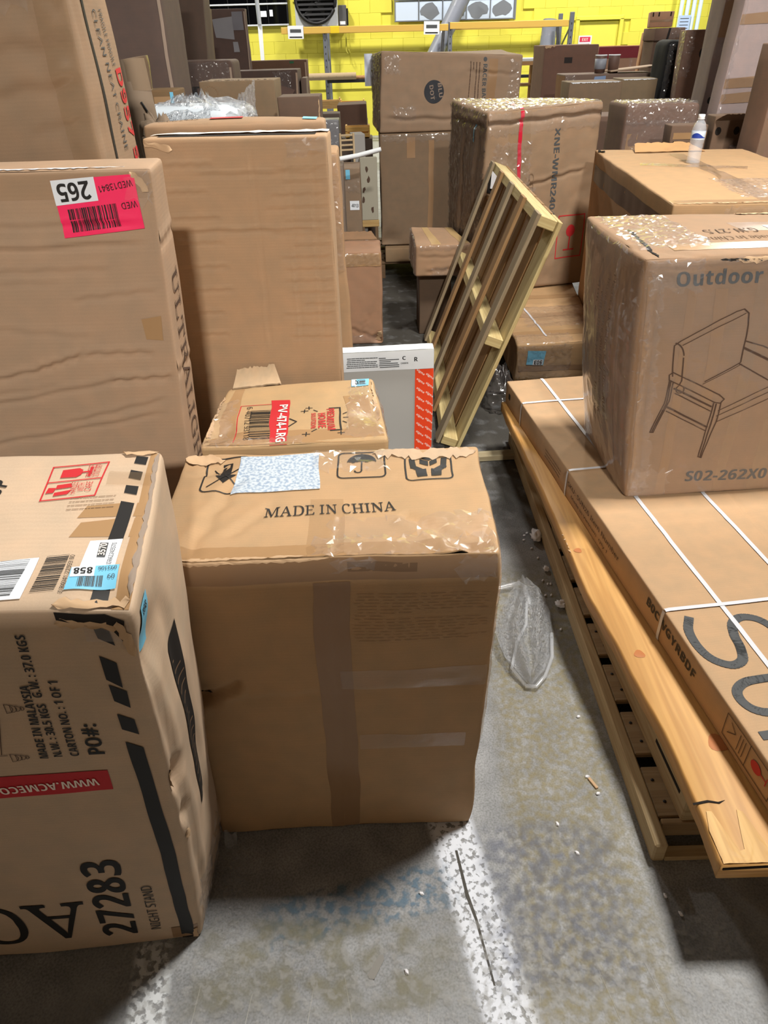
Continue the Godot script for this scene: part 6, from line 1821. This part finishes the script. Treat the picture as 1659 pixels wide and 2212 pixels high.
	part("rating_plate", rbox(Vector3(0.10, 0.05, 0.004), 0.001), M.white_label, G, Vector3(0.0, -0.05, 0.061))
	part("side_cover", rbox(Vector3(0.03, 0.26, 0.08), 0.006), M.dark_steel, G, Vector3(0.09, 0.04, 0))
	var cord := part("power_cord", tube([Vector3(-0.47, 1.85, -16.04), Vector3(-0.46, 1.6, -16.03), Vector3(-0.47, 1.45, -16.0), Vector3(-0.44, 1.40, -15.98), Vector3(-0.40, 1.42, -15.98), Vector3(-0.42, 1.47, -16.0)], 0.01, 6), flat(Color(0.62, 0.60, 0.22)), self)
	tag(cord, "thin dull yellow cord hanging below the switch box", "cord")
	# white strap and pipe in front of the dark window
	var N := thing("hanging_strap", "white strap hanging from a grey pipe in front of the dark window", "strap", Vector3(-1.88, 0, -14.7))
	part("pipe", tube([Vector3(-0.03, 3.2, 0), Vector3(0.0, 1.87, 0)], 0.035, 12), flat(Color(0.62, 0.64, 0.67), 0.5), N)
	part("strap_band", slab(PackedVector2Array([Vector2(-0.035, 1.87), Vector2(0.04, 1.87), Vector2(0.02, 1.25), Vector2(0.0, 1.05), Vector2(-0.05, 1.05), Vector2(-0.04, 1.35)]), 0.012), flat(Color(0.93, 0.95, 0.97), 0.5), N)
	# grey wrapped rolls leaning behind the beam
	for r in [[Vector3(0.72, 0.6, -15.35), Vector3(1.75, 2.35, -15.75), 0.14, "fat grey film-wrapped roll leaning across the peeling window"], [Vector3(3.10, 0.5, -15.3), Vector3(3.24, 1.83, -15.5), 0.135, "grey film-wrapped roll standing at the right end of the rack"]]:
		var R := thing("wrapped_roll", r[3], "roll", r[0])
		var a := Vector3.ZERO
		var b: Vector3 = r[1] - r[0]
		var pts := []
		for k in 9:
			pts.append(a.lerp(b, k / 8.0))
		part("roll_body", tube(pts, r[2], 18), flat(Color(0.46, 0.48, 0.53), 0.45), R)
		for k in 4:
			part("film_band", tube([a.lerp(b, 0.15 + k * 0.22), a.lerp(b, 0.21 + k * 0.22)], r[2] + 0.004, 18, false), M.film, R)
	for d in [[Vector3(1.24, 0.9, -15.2), Vector3(1.30, 1.74, -15.3), "dark stick propped beside the fat grey roll"], [Vector3(3.42, 0.9, -15.2), Vector3(3.33, 1.72, -15.3), "dark stick propped beside the standing grey roll"]]:
		var st := part("propped_stick", tube([d[0], d[1]], 0.028, 8), flat(Color(0.20, 0.20, 0.22), 0.6), self)
		tag(st, d[2], "stick")
	var ex := thing("door_sign", "small white sign with a red heading on the yellow door", "sign", Vector3(4.045, 1.46, -16.103))
	part("sign_plate", rbox(Vector3(0.25, 0.24, 0.006), 0.001), M.white_label, ex)
	part("red_heading", rbox(Vector3(0.20, 0.08, 0.002), 0.0004), flat(Color(0.78, 0.16, 0.30), 0.6), ex, Vector3(0, 0.06, 0.004))
	var et := TextMesh.new()
	et.text = "EXIT"
	et.font_size = 16
	et.pixel_size = 0.0036
	et.depth = 0.002
	part("lettering", et, M.white_print, ex, Vector3(0, 0.06, 0.006))
	part("printed_line", rbox(Vector3(0.18, 0.02, 0.001), 0.0002), M.grey_print, ex, Vector3(0, -0.02, 0.0035))
	for k in 4:
		var pv := part("wall_pipe", tube([Vector3(5.72 + k * 0.115, 0.02, -15.95), Vector3(5.72 + k * 0.115, 6.9, -15.95)], 0.036, 12), flat(Color(0.80, 0.88, 0.92), 0.45), self)
		tag(pv, "%s of four parallel white vertical pipes on the yellow wall" % ["leftmost", "second from left", "third from left", "rightmost"][k], "pipe", "white pipes on the yellow wall")
	var ps := thing("paper_notice", "pale blue notice sheet fixed before the white wall pipes", "notice", Vector3(5.80, 1.68, -15.911))
	part("notice_sheet", rbox(Vector3(0.22, 0.34, 0.004), 0.001), flat(Color(0.66, 0.75, 0.88), 0.6), ps)
	for k in 5:
		part("printed_line", rbox(Vector3(0.16, 0.012, 0.001), 0.0002), M.grey_print, ps, Vector3(0, 0.12 - k * 0.05, 0.0025))


# ---------------------------------------------------------------- litter on the floor
func build_floor_things() -> void:
	# crumpled clear bag
	var B := thing("plastic_bag", "crumpled clear plastic bag lying on the floor right of the MADE IN CHINA carton", "bag", Vector3(0.42, 0, -1.66))
	var left := [Vector2(0.03, -0.25), Vector2(-0.01, -0.18), Vector2(-0.055, -0.08), Vector2(-0.085, 0.0), Vector2(-0.075, 0.08), Vector2(-0.05, 0.15), Vector2(-0.015, 0.205)]
	var right := [Vector2(0.07, -0.25), Vector2(0.115, -0.20), Vector2(0.118, -0.12), Vector2(0.105, -0.02), Vector2(0.085, 0.08), Vector2(0.055, 0.15), Vector2(0.0, 0.21)]
	var fn := func(u: float, v: float) -> Vector3:
		var t := v * 6.0
		var i := mini(int(t), 5)
		var a: Vector2 = left[i].lerp(left[i + 1], t - i)
		var b: Vector2 = right[i].lerp(right[i + 1], t - i)
		var p := a.lerp(b, u)
		var fold := 0.016 * sin(u * 17.0 + v * 3.0) + 0.014 * lumps.get_noise_2d(p.x * 30.0, p.y * 9.0)
		return Vector3(p.x, 0.026 + fold * (0.4 + sin(v * PI)) + 0.03 * sin(u * PI), p.y)
	part("bag_top", sheet(fn, 46, 46, Vector2(1.0, 2.0)), M.film_bag, B)
	var fl := func(u: float, v: float) -> Vector3:
		var q: Vector3 = fn.call(u, v)
		return Vector3(q.x * 0.95 + 0.01, 0.004 + 0.003 * sin(u * 9.0), q.z * 0.96)
	part("bag_bottom", sheet(fl, 24, 24, Vector2(1, 2)), M.film_bag, B)
	part("rolled_hem", tube([Vector3(-0.02, 0.012, 0.205), Vector3(0.01, 0.016, 0.212), Vector3(0.045, 0.014, 0.17), Vector3(0.08, 0.02, 0.10), Vector3(0.10, 0.022, 0.0)], 0.006, 8), M.film_bag, B)
	part("rolled_hem", tube([Vector3(-0.02, 0.012, 0.2), Vector3(-0.05, 0.018, 0.14), Vector3(-0.02, 0.04, 0.05), Vector3(0.02, 0.045, -0.02), Vector3(0.04, 0.05, -0.12)], 0.005, 8), M.film_bag, B)
	part("bag_handle", tube([Vector3(-0.12, 0.012, -0.20), Vector3(-0.03, 0.02, -0.235), Vector3(0.04, 0.025, -0.25), Vector3(0.055, 0.03, -0.22), Vector3(0.05, 0.035, -0.12)], 0.008, 8), M.film_bag, B)
	# foam crumbs
	var lump := func(sx: float, sy: float, sz: float, sd: float) -> ArrayMesh:
		var f := func(u: float, v: float) -> Vector3:
			var a := u * TAU
			var b := v * PI
			var r := 1.0 + 0.7 * lumps.get_noise_3d(cos(a) * sin(b) * 1.5 + sd, cos(b) * 1.5, sin(a) * sin(b) * 1.5)
			return Vector3(cos(a) * sin(b) * sx, sy * 0.85 - cos(b) * sy, -sin(a) * sin(b) * sz) * r
		return sheet(f, 14, 9)
	for c in [[0.575, -2.205, 0.020, 0.016, 0.034, "big white foam lump on the floor beside the orange board"], [0.585, -1.815, 0.020, 0.010, 0.016, "flat star-shaped white foam piece by the pallet, nearest the plastic bag"], [0.575, -2.01, 0.010, 0.007, 0.014, "medium white foam crumb between the two larger foam pieces"]]:
		var o := part("foam_piece", lump.call(c[2], c[3], c[4], c[0] * 90.0 + c[1]), M.foam, self, Vector3(c[0], 0.001, c[1]))
		tag(o, c[5], "foam", "white foam pieces on the floor")
	var crumb: ArrayMesh = lump.call(0.0035, 0.002, 0.006, 4.0)
	for c in [[0.535, -2.225], [0.528, -2.195], [0.548, -2.24], [0.548, -2.14], [0.56, -2.08], [0.552, -1.95], [0.565, -1.93], [0.575, -1.93], [0.545, -1.87], [0.565, -1.87], [0.53, -1.345], [0.505, -1.15], [0.52, -1.10], [0.43, -0.945], [0.40, -1.02], [0.06, -0.86], [0.56, -1.70], [0.02, -0.70], [0.60, -0.84], [0.62, -0.80]]:
		var o := part("foam_crumb", crumb, M.foam, self, Vector3(c[0], 0.001, c[1]), Vector3(0, c[0] * 900.0, 0))
		o.name = numbered("foam_crumb")
		tag(o, "tiny white foam crumb scattered on the concrete floor", "foam", "tiny foam crumbs on the floor")
	var chip := part("wood_chip", rbox(Vector3(0.008, 0.005, 0.034), 0.001), M.torn, self, Vector3(0.515, 0.003, -1.13), Vector3(0, 24, 0))
	tag(chip, "pale splinter lying on the yellowish floor right of the carton", "splinter")
	var scrap := slab(PackedVector2Array([Vector2(-0.010, -0.022), Vector2(-0.004, -0.027), Vector2(0.006, -0.024), Vector2(0.010, 0.018), Vector2(0.005, 0.026), Vector2(-0.004, 0.022)]), 0.0015)
	var sc := part("plastic_scrap", scrap, flat(Color(0.50, 0.49, 0.47), 0.35), self, Vector3(-0.042, 0.002, -0.712), Vector3(-90, -24, 0))
	tag(sc, "small oblong translucent scrap on the bare floor in front of the cartons", "scrap")
	var strip := part("wooden_strip", rbox(Vector3(0.34, 0.03, 0.05), 0.004), wood(Color(0.62, 0.58, 0.48)), self, Vector3(0.48, 0.016, -2.83), Vector3(0, 4, 0))
	tag(strip, "pale strip of wood lying across the floor at the foot of the leaning pallet", "board")
	var bit := func(u: float, v: float) -> Vector3:
		return Vector3((u - 0.5) * 0.03, 0.045 * v + 0.001, 0.006 * sin(u * 6.0 + v * 4.0) - 0.01 * v)
	var fb := part("film_scrap", sheet(bit, 8, 8), M.film_bag, self, Vector3(-0.385, 0, -0.985))
	tag(fb, "little tuft of clear film on the floor between the two front cartons", "plastic film")
